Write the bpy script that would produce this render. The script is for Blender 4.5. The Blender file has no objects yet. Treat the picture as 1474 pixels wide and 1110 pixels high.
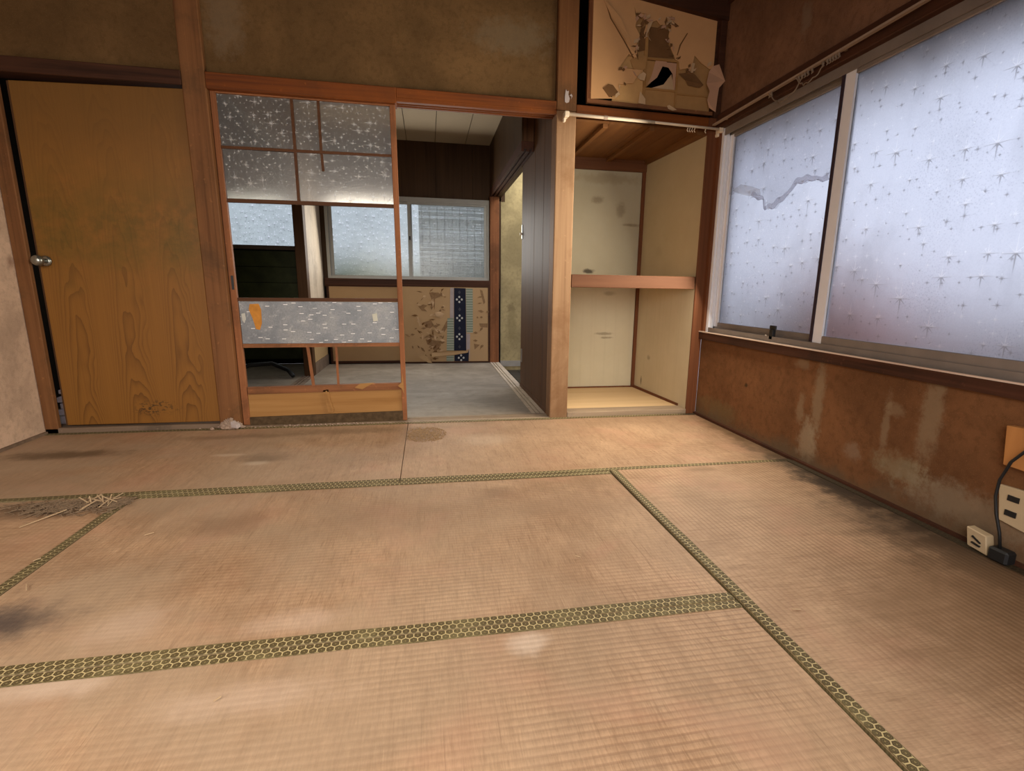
import bpy, bmesh, math, random
from mathutils import Vector, Matrix
from mathutils.geometry import tessellate_polygon
random.seed(7)
S = bpy.context.scene
COL = S.collection

# ------------------------------------------------------------------ camera
cam = bpy.data.cameras.new('camera'); camo = bpy.data.objects.new('camera', cam); COL.objects.link(camo)
YAW, PIT, ROL = 0.190304695, 0.212841166, 0.0151615027
ca, sa, cb, sb, cc, sc_ = math.cos(YAW), math.sin(YAW), math.cos(PIT), math.sin(PIT), math.cos(ROL), math.sin(ROL)
F = Vector((sa*cb, ca*cb, -sb)); Rv = Vector((ca, -sa, 0)); U = Rv.cross(F)
R2 = Rv*cc + U*sc_; U2 = -Rv*sc_ + U*cc
camo.matrix_world = Matrix(((R2.x, U2.x, -F.x, 1.8976), (R2.y, U2.y, -F.y, -2.9336), (R2.z, U2.z, -F.z, 0.7497), (0, 0, 0, 1)))
cam.sensor_fit = 'HORIZONTAL'; cam.sensor_width = 36.0
cam.lens = 753.72/1474*36
cam.shift_x = (737-761.32)/1474; cam.shift_y = (577.80-555)/1474
cam.clip_start = 0.02; cam.clip_end = 200
S.camera = camo

# ------------------------------------------------------------------ world, lights, exposure
W = bpy.data.worlds.new('overcast'); S.world = W; W.use_nodes = True
wn = W.node_tree.nodes; wl = W.node_tree.links
bg = wn['Background']
wtc = wn.new('ShaderNodeTexCoord'); wsep = wn.new('ShaderNodeSeparateXYZ'); wr = wn.new('ShaderNodeValToRGB')
wl.new(wtc.outputs['Generated'], wsep.inputs[0]); wl.new(wsep.outputs[2], wr.inputs[0]); wl.new(wr.outputs[0], bg.inputs[0])
wr.color_ramp.elements[0].position = 0.0; wr.color_ramp.elements[0].color = (0.66, 0.70, 0.84, 1)
wr.color_ramp.elements[1].position = 0.6; wr.color_ramp.elements[1].color = (0.72, 0.79, 1.0, 1)
bg.inputs[1].default_value = 1.9

def area(name, loc, direction, sx, sy, power, color, spread=180):
    l = bpy.data.lights.new(name, 'AREA'); l.shape = 'RECTANGLE'; l.size = sx; l.size_y = sy
    l.energy = power; l.color = color; l.spread = math.radians(spread)
    o = bpy.data.objects.new(name, l); COL.objects.link(o); o.location = loc
    o.rotation_euler = Vector(direction).to_track_quat('-Z', 'Y').to_euler()
    return o
area('daylight_left_sash', (3.30, -0.50, 1.10), (-1, 0.05, -0.45), 0.85, 0.90, 33, (1.0, 0.89, 0.72))
area('daylight_right_sash', (3.40, -1.38, 1.08), (-1, 0, -0.20), 0.85, 0.95, 3, (1.0, 0.92, 0.82))
area('fill_rear_opening', (1.30, -3.55, 1.25), (0, 1, -0.85), 2.2, 1.0, 51, (1.0, 0.88, 0.74), 135)  # added fill for the floor, from an unseen opening behind the camera
area('daylight_far_window', (1.75, 2.30, 1.17), (0, -1, -0.25), 1.35, 0.62, 15, (1.0, 0.97, 0.90))
area('daylight_back_door', (0.45, 2.28, 1.28), (0, -1, -0.3), 0.45, 0.3, 1.6, (0.97, 1.0, 0.92))
area('fill_washroom', (3.1, 2.0, 1.9), (-0.3, 0.6, -0.7), 0.4, 0.4, 5.5, (1.0, 0.97, 0.85))  # added lamp to brighten the washroom wall, no window there
S.view_settings.view_transform = 'Standard'; S.view_settings.look = 'None'
S.view_settings.gamma = 1; S.view_settings.exposure = 0.0; S.view_settings.use_curve_mapping = False
S.cycles.use_denoising = True
S.cycles.max_bounces = 8; S.cycles.diffuse_bounces = 4; S.cycles.transmission_bounces = 8; S.cycles.glossy_bounces = 3
S.cycles.sample_clamp_indirect = 4.0
S.cycles.caustics_reflective = False; S.cycles.caustics_refractive = False

# ------------------------------------------------------------------ node helper
class MT:
    def __init__(s, name):
        s.m = bpy.data.materials.new(name); s.m.use_nodes = True
        s.t = s.m.node_tree; s.b = s.t.nodes['Principled BSDF']; s.o = s.t.nodes['Material Output']
        s._pos = None
    def nd(s, typ, ins=None, **kw):
        n = s.t.nodes.new(typ)
        for k, v in kw.items(): setattr(n, k, v)
        for k, v in (ins or {}).items(): s.set(n.inputs[k], v)
        return n
    def set(s, sock, v):
        if isinstance(v, bpy.types.NodeSocket): s.t.links.new(v, sock)
        else:
            if hasattr(sock, 'default_value') and sock.type == 'RGBA' and len(v) == 3: v = (*v, 1)
            sock.default_value = v
    def ma(s, op, a, b=0.0, c=0.0, clamp=False):
        n = s.nd('ShaderNodeMath', {0: a, 1: b, 2: c}, operation=op); n.use_clamp = clamp; return n.outputs[0]
    def sstep(s, v, lo, hi, a=0.0, b=1.0):
        n = s.nd('ShaderNodeMapRange', {0: v, 1: lo, 2: hi, 3: a, 4: b}, interpolation_type='SMOOTHSTEP'); return n.outputs[0]
    def mix(s, f, a, b, mode='MIX'):
        n = s.nd('ShaderNodeMix', data_type='RGBA', blend_type=mode)
        s.set(n.inputs[0], f); s.set(n.inputs[6], a); s.set(n.inputs[7], b); return n.outputs[2]
    def pos(s):
        if s._pos is None:
            s._pos = s.nd('ShaderNodeNewGeometry').outputs['Position']
            q = s.nd('ShaderNodeSeparateXYZ', {0: s._pos}); s.x, s.y, s.z = q.outputs
        return s._pos
    def vec(s, x, y, z): return s.nd('ShaderNodeCombineXYZ', {0: x, 1: y, 2: z}).outputs[0]
    def sc(s, v, t): return s.nd('ShaderNodeVectorMath', {0: v, 1: t}, operation='MULTIPLY').outputs[0]
    def noise(s, v, scale, detail=4, rough=0.55, dist=0.0):
        return s.nd('ShaderNodeTexNoise', {'Vector': v, 'Scale': scale, 'Detail': detail, 'Roughness': rough, 'Distortion': dist}).outputs[0]
    def ramp(s, f, stops):
        n = s.nd('ShaderNodeValToRGB', {0: f}); e = n.color_ramp.elements
        while len(e) < len(stops): e.new(0.5)
        for el, (p, c) in zip(e, stops): el.position = p; el.color = (*c, 1)
        return n.outputs[0]
    def bump(s, h, strength=0.3, dist=0.002):
        return s.nd('ShaderNodeBump', {'Height': h, 'Strength': strength, 'Distance': dist}).outputs[0]
    def blob(s, a, b, ca_, cb_, ra, rb, nz, amp=0.7, lo=0.35, hi=1.15):
        da = s.ma('DIVIDE', s.ma('SUBTRACT', a, ca_), ra); db = s.ma('DIVIDE', s.ma('SUBTRACT', b, cb_), rb)
        d = s.ma('SQRT', s.ma('ADD', s.ma('MULTIPLY', da, da), s.ma('MULTIPLY', db, db)))
        d = s.ma('ADD', d, s.ma('MULTIPLY', s.ma('SUBTRACT', nz, 0.5), amp*2))
        return s.sstep(d, hi, lo)
    def fin(s, color, rough=0.7, normal=None, spec=0.3, metal=0.0):
        s.set(s.b.inputs['Base Color'], color); s.set(s.b.inputs['Roughness'], rough)
        s.b.inputs['Specular IOR Level'].default_value = spec; s.b.inputs['Metallic'].default_value = metal
        if normal is not None: s.set(s.b.inputs['Normal'], normal)
        return s.m

def wood(name, light, dark, axis='z', rough=0.6, spec=0.14, grain=1.0, dirt=None, dirt_amt=0.5, bump=0.25, line=60):
    m = MT(name); p = m.pos()
    k = {'x': (1.2, line, line), 'y': (line, 1.2, line), 'z': (line, line, 1.2)}[axis]
    g = m.noise(m.sc(p, k), 1.0, 6, 0.6, 0.6)
    k2 = {'x': (0.8, 9, 9), 'y': (9, 0.8, 9), 'z': (9, 9, 0.8)}[axis]
    g2 = m.noise(m.sc(p, k2), 1.0, 4, 0.55, 1.2)
    f = m.ma('ADD', m.ma('MULTIPLY', g, 0.55*grain), m.ma('MULTIPLY', g2, 0.6))
    mid = tuple((a*0.6+b*0.4) for a, b in zip(light, dark))
    c = m.ramp(f, [(0.36, dark), (0.52, mid), (0.70, light)])
    if dirt:
        d = m.noise(p, 3.2, 7, 0.68, 0.4)
        c = m.mix(m.sstep(d, 0.48, 0.70, 0, dirt_amt), c, dirt)
        d2 = m.noise(p, 45, 3, 0.6)
        c = m.mix(m.sstep(d2, 0.62, 0.75, 0, 0.35), c, tuple(min(1, v*1.8) for v in light))
    return m.fin(c, rough, m.bump(g, bump, 0.0015), spec)

def plain(name, col, rough=0.6, spec=0.3, metal=0.0, var=0.25, scale=14):
    m = MT(name); p = m.pos(); n = m.noise(p, scale, 6, 0.6)
    c = m.mix(n, tuple(v*(1-var) for v in col), tuple(min(1, v*(1+var)) for v in col))
    return m.fin(c, rough, m.bump(m.noise(p, scale*14, 2), 0.12, 0.001), spec, metal)

def plaster(name, base, stains=(), axis='x', grime_z=None, grime=(0.10, 0.07, 0.045)):
    m = MT(name); p = m.pos()
    fine = m.noise(p, 240, 3, 0.7); big = m.noise(p, 2.6, 6, 0.65, 0.3); mid = m.noise(p, 34, 4, 0.7)
    c = m.mix(m.sstep(big, 0.3, 0.72), tuple(v*0.72 for v in base), tuple(min(1, v*1.22) for v in base))
    c = m.mix(m.sstep(mid, 0.46, 0.66, 0, 0.4), c, tuple(v*0.55 for v in base))
    c = m.mix(m.sstep(fine, 0.58, 0.72, 0, 0.4), c, tuple(min(1, v*1.9) for v in base))
    a = m.y if axis == 'x' else m.x
    for (ya, za, ra, rb, col, amt) in stains:
        k = m.blob(a, m.z, ya, za, ra, rb, m.noise(p, 24, 6, 0.72), 0.95)
        c = m.mix(m.ma('MULTIPLY', k, amt), c, col)
    if grime_z:
        nz = m.noise(p, 5, 5, 0.65)
        zz = m.ma('ADD', m.z, m.ma('MULTIPLY', m.ma('SUBTRACT', nz, 0.5), 0.22))
        c = m.mix(m.sstep(zz, grime_z, 0.0, 0, 0.75), c, grime)
    return m.fin(c, 0.95, m.bump(m.ma('ADD', fine, m.ma('MULTIPLY', mid, 0.6)), 0.5, 0.003), 0.1)

STAINS_SHADE = [  # x, y, rx, ry, colour, amount : marks on the straw, and one patch of painted shade
 (0.90, -1.70, 0.19, 0.10, (0.050, 0.040, 0.040), 0.85),
 (0.30, -0.38, 0.30, 0.075, (0.10, 0.060, 0.030), 0.75),
 (1.17, -0.55, 0.12, 0.08, (0.13, 0.085, 0.045), 0.55),
 (0.62, -1.02, 0.22, 0.075, (0.085, 0.055, 0.033), 0.80),
 (1.50, -0.14, 0.50, 0.07, (0.14, 0.09, 0.05), 0.45),
 (1.24, -1.23, 0.16, 0.10, (0.17, 0.10, 0.055), 0.45),
 (2.46, -1.05, 0.22, 0.13, (0.20, 0.12, 0.065), 0.45),
 (1.75, -1.25, 0.30, 0.16, (0.22, 0.13, 0.075), 0.35),
 (3.02, -0.98, 0.09, 0.03, (0.20, 0.115, 0.06), 0.5),
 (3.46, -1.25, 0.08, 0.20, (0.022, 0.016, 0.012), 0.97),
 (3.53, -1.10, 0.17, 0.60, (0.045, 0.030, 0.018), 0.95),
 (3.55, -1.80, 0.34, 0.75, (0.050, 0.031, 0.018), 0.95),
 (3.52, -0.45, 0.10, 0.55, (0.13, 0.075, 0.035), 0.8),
 (3.32, -2.1, 0.50, 0.40, (0.20, 0.115, 0.058), 0.75),  # shade over the near right corner, painted into the straw
 (2.15, -1.10, 0.10, 0.07, (0.17, 0.10, 0.055), 0.5),
 (2.40, -1.25, 0.30, 0.16, (0.24, 0.145, 0.085), 0.5),
 (0.95, -0.18, 0.35, 0.05, (0.15, 0.095, 0.05), 0.45),
 (1.16, -0.62, 0.06, 0.03, (0.60, 0.47, 0.34), 0.5),
 (1.55, -2.02, 0.18, 0.05, (0.56, 0.42, 0.32), 0.4),
 (1.59, -1.79, 0.13, 0.05, (0.58, 0.44, 0.34), 0.42),
 (2.09, -1.955, 0.05, 0.045, (0.64, 0.52, 0.42), 0.5),
 (1.18, -1.925, 0.12, 0.04, (0.60, 0.47, 0.37), 0.5),
 (1.22, -1.74, 0.10, 0.08, (0.56, 0.42, 0.32), 0.35),
 (1.007, -0.485, 0.07, 0.025, (0.55, 0.42, 0.30), 0.6),
 (2.16, -0.40, 0.16, 0.12, (0.52, 0.40, 0.29), 0.35),
 (1.865, -0.262, 0.125, 0.15, (0.22, 0.14, 0.08), 0.6),
]
def tatami(name, ridge):
    m = MT(name); p = m.pos()
    along, across = (m.x, m.y) if ridge == 'x' else (m.y, m.x)
    wob = m.ma('MULTIPLY', m.noise(p, 6, 2), 0.004)
    r = m.ma('SINE', m.ma('MULTIPLY', m.ma('ADD', across, wob), 2*math.pi/0.0165))
    r = m.ma('ADD', m.ma('MULTIPLY', r, 0.5), 0.5)
    rush = m.noise(m.vec(m.ma('MULTIPLY', along, 300), m.ma('MULTIPLY', across, 26), 0), 1.0, 4, 0.7)
    flick = m.noise(m.vec(m.ma('MULTIPLY', along, 120), m.ma('MULTIPLY', across, 9), 5.0), 1.0, 4, 0.7)
    rmod = m.ma('MULTIPLY', m.sstep(m.noise(p, 1.7, 4, 0.6), 0.38, 0.62, 0.35, 1.0), m.sstep(m.x, 1.0, 2.5, 0.30, 1.0))
    streak = m.noise(m.vec(m.ma('MULTIPLY', along, 42), m.ma('MULTIPLY', across, 2.2), 3.0), 1.0, 5, 0.65)
    big = m.noise(p, 2.1, 6, 0.66, 0.5); mid = m.noise(p, 8.5, 5, 0.65)
    c = m.ramp(big, [(0.28, (0.31, 0.192, 0.108)), (0.48, (0.43, 0.270, 0.158)), (0.72, (0.56, 0.365, 0.220))])
    c = m.mix(m.sstep(mid, 0.42, 0.70, 0, 0.42), c, (0.285, 0.160, 0.085))
    c = m.mix(m.sstep(streak, 0.46, 0.70, 0, 0.40), c, (0.24, 0.135, 0.070))
    c = m.mix(m.sstep(rush, 0.32, 0.62, 0.42, 0.0), c, (0.17, 0.095, 0.050))
    c = m.mix(m.sstep(flick, 0.53, 0.70, 0.0, 0.62), c, (0.21, 0.115, 0.060))
    fib = m.noise(m.vec(m.ma('MULTIPLY', along, 210), m.ma('MULTIPLY', across, 3.5), 9.0), 1.0, 2, 0.5); c = m.mix(m.sstep(fib, 0.66, 0.74, 0.0, 0.5), c, (0.16, 0.085, 0.045))
    c = m.mix(m.sstep(flick, 0.42, 0.28, 0.0, 0.30), c, (0.66, 0.46, 0.29))
    c = m.mix(m.ma('MULTIPLY', m.sstep(r, 0.45, 0.0, 0, 0.55), rmod), c, (0.20, 0.105, 0.058))
    pk = m.noise(p, 3.1, 4, 0.6, 0.6); c = m.mix(m.sstep(pk, 0.50, 0.68, 0, 0.30), c, (0.46, 0.235, 0.150))
    gy = m.noise(p, 1.3, 5, 0.6, 0.4); lf = m.sstep(m.ma('ADD', m.x, m.ma('MULTIPLY', m.y, 0.5)), 2.2, 0.2)
    c = m.mix(m.ma('MULTIPLY', m.sstep(gy, 0.36, 0.62), m.ma('ADD', m.ma('MULTIPLY', lf, 0.45), 0.15)), c, (0.36, 0.272, 0.185))
    nz = m.noise(p, 11, 6, 0.68)
    for (cx, cy, rx, ry, col, amt) in STAINS_SHADE:
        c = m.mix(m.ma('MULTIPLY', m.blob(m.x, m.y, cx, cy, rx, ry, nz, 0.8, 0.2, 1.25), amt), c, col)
    h = m.ma('ADD', m.ma('MULTIPLY', m.ma('MULTIPLY', r, rmod), 0.6), m.ma('MULTIPLY', rush, 0.5))
    return m.fin(c, 0.62, m.bump(h, 0.55, 0.0022), 0.25)

def heri_mat():
    m = MT('brocade_edging'); uv = m.nd('ShaderNodeTexCoord').outputs['UV']
    q = m.nd('ShaderNodeSeparateXYZ', {0: uv}); s = 0.0172
    px = m.ma('DIVIDE', q.outputs[0], s); py = m.ma('DIVIDE', q.outputs[1], s)
    r3 = math.sqrt(3)
    def cell(ox, oy):
        ax = m.ma('SUBTRACT', m.ma('FLOORED_MODULO', m.ma('SUBTRACT', px, ox), 1.0), 0.5)
        ay = m.ma('SUBTRACT', m.ma('FLOORED_MODULO', m.ma('SUBTRACT', py, oy), r3), r3/2)
        ax = m.ma('ABSOLUTE', ax); ay = m.ma('ABSOLUTE', ay)
        d = m.ma('ADD', m.ma('MULTIPLY', ax, 0.5), m.ma('MULTIPLY', ay, r3/2))
        return m.ma('MAXIMUM', d, ax)
    d = m.ma('MINIMUM', cell(0, 0), cell(0.5, r3/2))
    c = m.ramp(d, [(0.0, (0.18, 0.14, 0.062)), (0.10, (0.20, 0.155, 0.068)), (0.14, (0.050, 0.033, 0.014)), (0.19, (0.055, 0.036, 0.016)),
                   (0.24, (0.16, 0.125, 0.055)), (0.30, (0.062, 0.042, 0.019)), (0.405, (0.078, 0.052, 0.024)), (0.44, (0.43, 0.345, 0.17)), (0.5, (0.49, 0.40, 0.21))])
    v0 = m.ma('SUBTRACT', q.outputs[1], 0.0076)
    em = m.ma('MAXIMUM', m.sstep(v0, 0.0028, 0.0006), m.sstep(v0, 0.0270, 0.0292))
    c = m.mix(m.ma('MULTIPLY', em, 0.9), c, (0.10, 0.078, 0.034))
    p = m.pos(); wear = m.noise(p, 7, 5, 0.7)
    c = m.mix(m.sstep(wear, 0.45, 0.7, 0, 0.35), c, (0.30, 0.255, 0.12))
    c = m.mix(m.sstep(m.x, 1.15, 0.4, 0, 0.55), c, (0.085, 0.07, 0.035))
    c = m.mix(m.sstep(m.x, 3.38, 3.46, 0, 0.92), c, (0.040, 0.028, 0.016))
    return m.fin(c, 0.7, m.bump(d, 0.3, 0.001), 0.2)

def star_glass(name, plane, tint=(0.86, 0.87, 0.90), rough=0.42, dim=0.0, scale=8.5, L=0.052, t=0.0034, kd=0.12):
    m = MT(name); p = m.pos(); a = m.y if plane == 'x' else m.x
    co = m.vec(a, m.z, 0.0)
    def stars(sc, L, t):
        v = m.nd('ShaderNodeTexVoronoi', {'Vector': co, 'Scale': sc, 'Randomness': 0.85}, voronoi_dimensions='2D', feature='F1')
        dlt = m.nd('ShaderNodeVectorMath', {0: co, 1: v.outputs['Position']}, operation='SUBTRACT').outputs[0]
        q = m.nd('ShaderNodeSeparateXYZ', {0: dlt}); ax = m.ma('ABSOLUTE', q.outputs[0]); ay = m.ma('ABSOLUTE', q.outputs[1])
        rnd = m.nd('ShaderNodeSeparateColor', {0: v.outputs['Color']}).outputs[0]
        Ls = m.ma('MULTIPLY', m.ma('ADD', m.ma('MULTIPLY', rnd, rnd), 0.28), L)
        def arm(u, w):
            fall = m.ma('SUBTRACT', 1.0, m.ma('DIVIDE', w, Ls), clamp=True)
            return m.ma('SUBTRACT', 1.0, m.ma('DIVIDE', u, m.ma('ADD', m.ma('MULTIPLY', fall, t), 0.0001)), clamp=True)
        d1 = m.ma('MULTIPLY', m.ma('ABSOLUTE', m.ma('SUBTRACT', ax, ay)), 0.7); d2 = m.ma('MULTIPLY', m.ma('ADD', ax, ay), 1.4)
        k = m.ma('MAXIMUM', arm(ax, ay), arm(ay, ax))
        return m.ma('MAXIMUM', k, arm(d1, d2)), q.outputs[1]
    s1, sy = stars(scale, L, t)
    s2, _ = stars(scale*2.3, L*0.3, t*0.55)
    speck = m.nd('ShaderNodeTexVoronoi', {'Vector': co, 'Scale': 95.0}, voronoi_dimensions='2D').outputs['Distance']
    dots = m.ma('MULTIPLY', m.sstep(speck, 0.28, 0.08), m.sstep(m.noise(co, 3.0, 3), 0.42, 0.62))
    k = m.ma('MAXIMUM', s1, s2)
    grain = m.noise(co, 160, 3, 0.7)
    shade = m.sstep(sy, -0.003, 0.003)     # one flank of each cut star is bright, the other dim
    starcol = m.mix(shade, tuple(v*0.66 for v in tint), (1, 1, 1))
    base = m.mix(grain, tuple(v*0.90 for v in tint), tuple(min(1, v*1.04) for v in tint))
    blot = m.noise(m.vec(a, m.ma('MULTIPLY', m.z, 0.55), 1.0), 5, 5, 0.65)
    base = m.mix(m.sstep(blot, 0.45, 0.75, 0, 0.35), base, tuple(v*0.72 for v in tint))
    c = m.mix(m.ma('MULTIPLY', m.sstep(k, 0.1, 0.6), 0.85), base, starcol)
    c = m.mix(m.ma('MULTIPLY', dots, 0.30), c, (0.55, 0.56, 0.6))
    nrm = m.bump(m.ma('ADD', m.ma('ADD', k, m.ma('MULTIPLY', dots, 0.4)), m.ma('MULTIPLY', grain, 0.5)), 0.12, 0.002)
    rf = m.nd('ShaderNodeBsdfRefraction', {'Color': c, 'Roughness': rough, 'IOR': 1.3, 'Normal': nrm})
    gl = m.nd('ShaderNodeBsdfGlossy', {'Color': (1, 1, 1), 'Roughness': 0.25, 'Normal': nrm})
    df = m.nd('ShaderNodeBsdfDiffuse', {'Color': m.mix(k, (0.42, 0.42, 0.42), (0.85, 0.85, 0.85)), 'Normal': nrm})
    mx = m.nd('ShaderNodeMixShader', {0: 0.05, 1: rf.outputs[0], 2: gl.outputs[0]})
    mx2 = m.nd('ShaderNodeMixShader', {0: m.ma('ADD', m.ma('MULTIPLY', k, kd), 0.05+dim), 1: mx.outputs[0], 2: df.outputs[0]})
    m.t.links.new(mx2.outputs[0], m.o.inputs[0])
    return m.m

def door_veneer():
    m = MT('door_veneer'); p = m.pos()
    wob = m.noise(m.sc(p, (5, 5, 1.6)), 1.0, 3, 0.5)
    wob2 = m.noise(m.sc(p, (26, 26, 4)), 1.0, 3, 0.5)
    # three flitches across the leaf, each with cathedral arches running up its heart
    xs = m.ma('ADD', m.ma('SUBTRACT', m.x, 0.085), m.ma('MULTIPLY', m.ma('SUBTRACT', wob, 0.5), 0.10))
    c0 = m.ma('SUBTRACT', m.ma('FLOORED_MODULO', xs, 0.235), 0.118)
    par = m.ma('MULTIPLY', m.ma('MULTIPLY', c0, c0), 420.0)
    seed = m.ma('MULTIPLY', m.ma('FLOOR', m.ma('DIVIDE', xs, 0.235)), 1.73)
    ph = m.ma('ADD', m.ma('ADD', m.ma('MULTIPLY', m.z, 3.4), par), m.ma('ADD', seed, m.ma('MULTIPLY', wob, 5.5)))
    ph = m.ma('ADD', ph, m.ma('MULTIPLY', wob2, 0.5))
    saw = m.ma('FRACT', m.ma('MULTIPLY', ph, 1.55))
    ln = m.ma('POWER', saw, 3.0)
    heart = m.sstep(m.ma('ABSOLUTE', c0), 0.115, 0.03)
    fine = m.noise(m.sc(p, (190, 190, 2.2)), 1.0, 4, 0.6)
    c = m.mix(fine, (0.190, 0.078, 0.013), (0.265, 0.118, 0.022))
    c = m.mix(m.ma('MULTIPLY', ln, m.ma('MULTIPLY', m.ma('ADD', m.ma('MULTIPLY', heart, 0.75), 0.10), m.sstep(m.z, 1.35, 0.25, 0.35, 1.0))), c, (0.105, 0.042, 0.008))
    nz = m.noise(p, 6, 6, 0.7)
    band = m.ma('ABSOLUTE', m.ma('SUBTRACT', m.ma('ADD', m.z, m.ma('MULTIPLY', m.ma('SUBTRACT', nz, 0.5), 0.35)), 1.02))
    mould = m.ma('MULTIPLY', m.sstep(band, 0.26, 0.0), m.sstep(m.noise(p, 20, 6, 0.7), 0.40, 0.62))
    haze = m.ma('MULTIPLY', m.sstep(band, 0.42, 0.05), m.sstep(nz, 0.30, 0.62))
    c = m.mix(m.ma('MULTIPLY', haze, 0.45), c, (0.105, 0.075, 0.010))
    c = m.mix(m.ma('MULTIPLY', mould, 0.38), c, (0.075, 0.056, 0.010))
    mt = m.sstep(m.ma('ADD', m.z, m.ma('MULTIPLY', nz, 0.4)), 1.35, 1.75)  # top of the leaf darkened in the colour, as shade
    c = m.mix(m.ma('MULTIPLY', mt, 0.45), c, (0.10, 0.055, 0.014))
    sc_a = m.blob(m.x, m.z, 0.50, 0.115, 0.13, 0.05, nz, 0.7); scr = m.sstep(m.noise(m.sc(p, (60, 60, 120)), 1.0, 3), 0.52, 0.58)
    c = m.mix(m.ma('MULTIPLY', m.ma('MULTIPLY', sc_a, scr), 0.85), c, (0.035, 0.022, 0.010))
    return m.fin(c, 0.42, m.bump(fine, 0.12, 0.001), 0.35)

# ------------------------------------------------------------------ materials
RED = (0.215, 0.060, 0.011); RED_D = (0.085, 0.026, 0.010)
m_post = wood('old_post_wood', (0.215, 0.095, 0.036), (0.085, 0.034, 0.013), 'z', dirt=(0.06, 0.036, 0.018), dirt_amt=0.5)
m_post2 = wood('pale_post_wood', (0.295, 0.180, 0.098), (0.165, 0.085, 0.042), 'z', dirt=(0.16, 0.075, 0.030), dirt_amt=0.55)
m_beam = wood('lintel_wood', RED, RED_D, 'x', dirt=(0.07, 0.03, 0.012), dirt_amt=0.35)
m_beamd = wood('dark_lintel_wood', (0.075, 0.030, 0.016), (0.022, 0.010, 0.006), 'x')
m_beamy = wood('dark_sill_wood', (0.085, 0.033, 0.018), (0.028, 0.012, 0.007), 'y', dirt=(0.02, 0.014, 0.01))
m_sill_glint = wood('sill_edge_glint', (0.70, 0.55, 0.44), (0.45, 0.30, 0.22), 'y')  # pale strip colour standing in for the highlight on the sill
m_redz = wood('red_stile_wood', (0.30, 0.118, 0.048), (0.115, 0.040, 0.016), 'z', dirt=(0.09, 0.04, 0.018))
m_redx = wood('red_rail_wood', (0.30, 0.125, 0.052), (0.12, 0.045, 0.018), 'x', dirt=(0.08, 0.04, 0.02), dirt_amt=0.6)
m_muntin = wood('muntin_wood', (0.10, 0.042, 0.018), (0.045, 0.018, 0.009), 'x')
m_kick = wood('kick_panel_wood', (0.40, 0.215, 0.075), (0.28, 0.135, 0.040), 'x', line=40)
m_rot = plain('rotten_sill', (0.085, 0.055, 0.03), 0.95, 0.1, var=0.85, scale=34)
m_sill = wood('worn_threshold_wood', (0.36, 0.27, 0.185), (0.17, 0.115, 0.075), 'x', dirt=(0.10, 0.075, 0.05))
m_silld = wood('grimy_threshold_wood', (0.23, 0.16, 0.11), (0.11, 0.075, 0.05), 'x', dirt=(0.07, 0.055, 0.04))
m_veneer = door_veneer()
m_dark = plain('dark_void', (0.012, 0.010, 0.008), 0.9, 0.1)
PALE = (0.52, 0.47, 0.385)
m_wall_b = plaster('sand_plaster_back', (0.150, 0.085, 0.034), [(2.35, 2.0, 0.25, 0.10, (0.20, 0.15, 0.09), 0.5), (1.0, 1.95, 0.10, 0.18, (0.20, 0.145, 0.09), 0.5)], 'y')
m_wall_l = plaster('sand_plaster_left_lit', (0.60, 0.43, 0.31), [], 'x')  # same sand plaster as the back, lightened to paint in its lit tone
m_wall_ru = plaster('sand_plaster_right_upper', (0.205, 0.108, 0.062), [(-0.66, 1.90, 0.04, 0.09, (0.22, 0.16, 0.11), 0.6)], 'x')
LT = (0.26, 0.18, 0.105)
m_wall_rl = plaster('sand_plaster_right_lower', (0.180, 0.082, 0.034),
    [(-1.020, 0.30, 0.040, 0.24, LT, 0.75), (-0.985, 0.10, 0.07, 0.12, (0.36, 0.28, 0.18), 0.6), (-1.530, 0.36, 0.048, 0.22, LT, 0.7), (-1.365, 0.28, 0.022, 0.13, LT, 0.6),
     (-1.39, 0.345, 0.05, 0.03, LT, 0.5), (-0.92, 0.24, 0.03, 0.08, LT, 0.6), (-0.90, 0.44, 0.06, 0.03, LT, 0.6), (-0.50, 0.27, 0.018, 0.016, (0.05, 0.03, 0.015), 0.9), (-1.45, 0.14, 0.13, 0.06, (0.27, 0.22, 0.13), 0.55),
     (-1.24, 0.14, 0.05, 0.04, (0.30, 0.22, 0.15), 0.4), (-1.7, 0.10, 0.3, 0.08, (0.30, 0.24, 0.16), 0.5), (-0.25, 0.08, 0.25, 0.07, (0.17, 0.12, 0.055), 0.6)],
    'x', 0.10, (0.14, 0.10, 0.06))
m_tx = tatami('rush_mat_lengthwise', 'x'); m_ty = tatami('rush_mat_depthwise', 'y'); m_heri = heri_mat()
m_straw = plain('loose_straw', (0.44, 0.315, 0.19), 0.8, 0.2)
m_strawd = plain('rotten_straw', (0.20, 0.14, 0.09), 0.95, 0.1, var=0.6, scale=60)
m_ceil = wood('ceiling_board', (0.075, 0.042, 0.026), (0.03, 0.016, 0.010), 'y')
m_ceil2 = plain('white_ceiling_board', (0.47, 0.375, 0.255), 0.8, 0.2, var=0.08, scale=5)
m_cream = None
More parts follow.
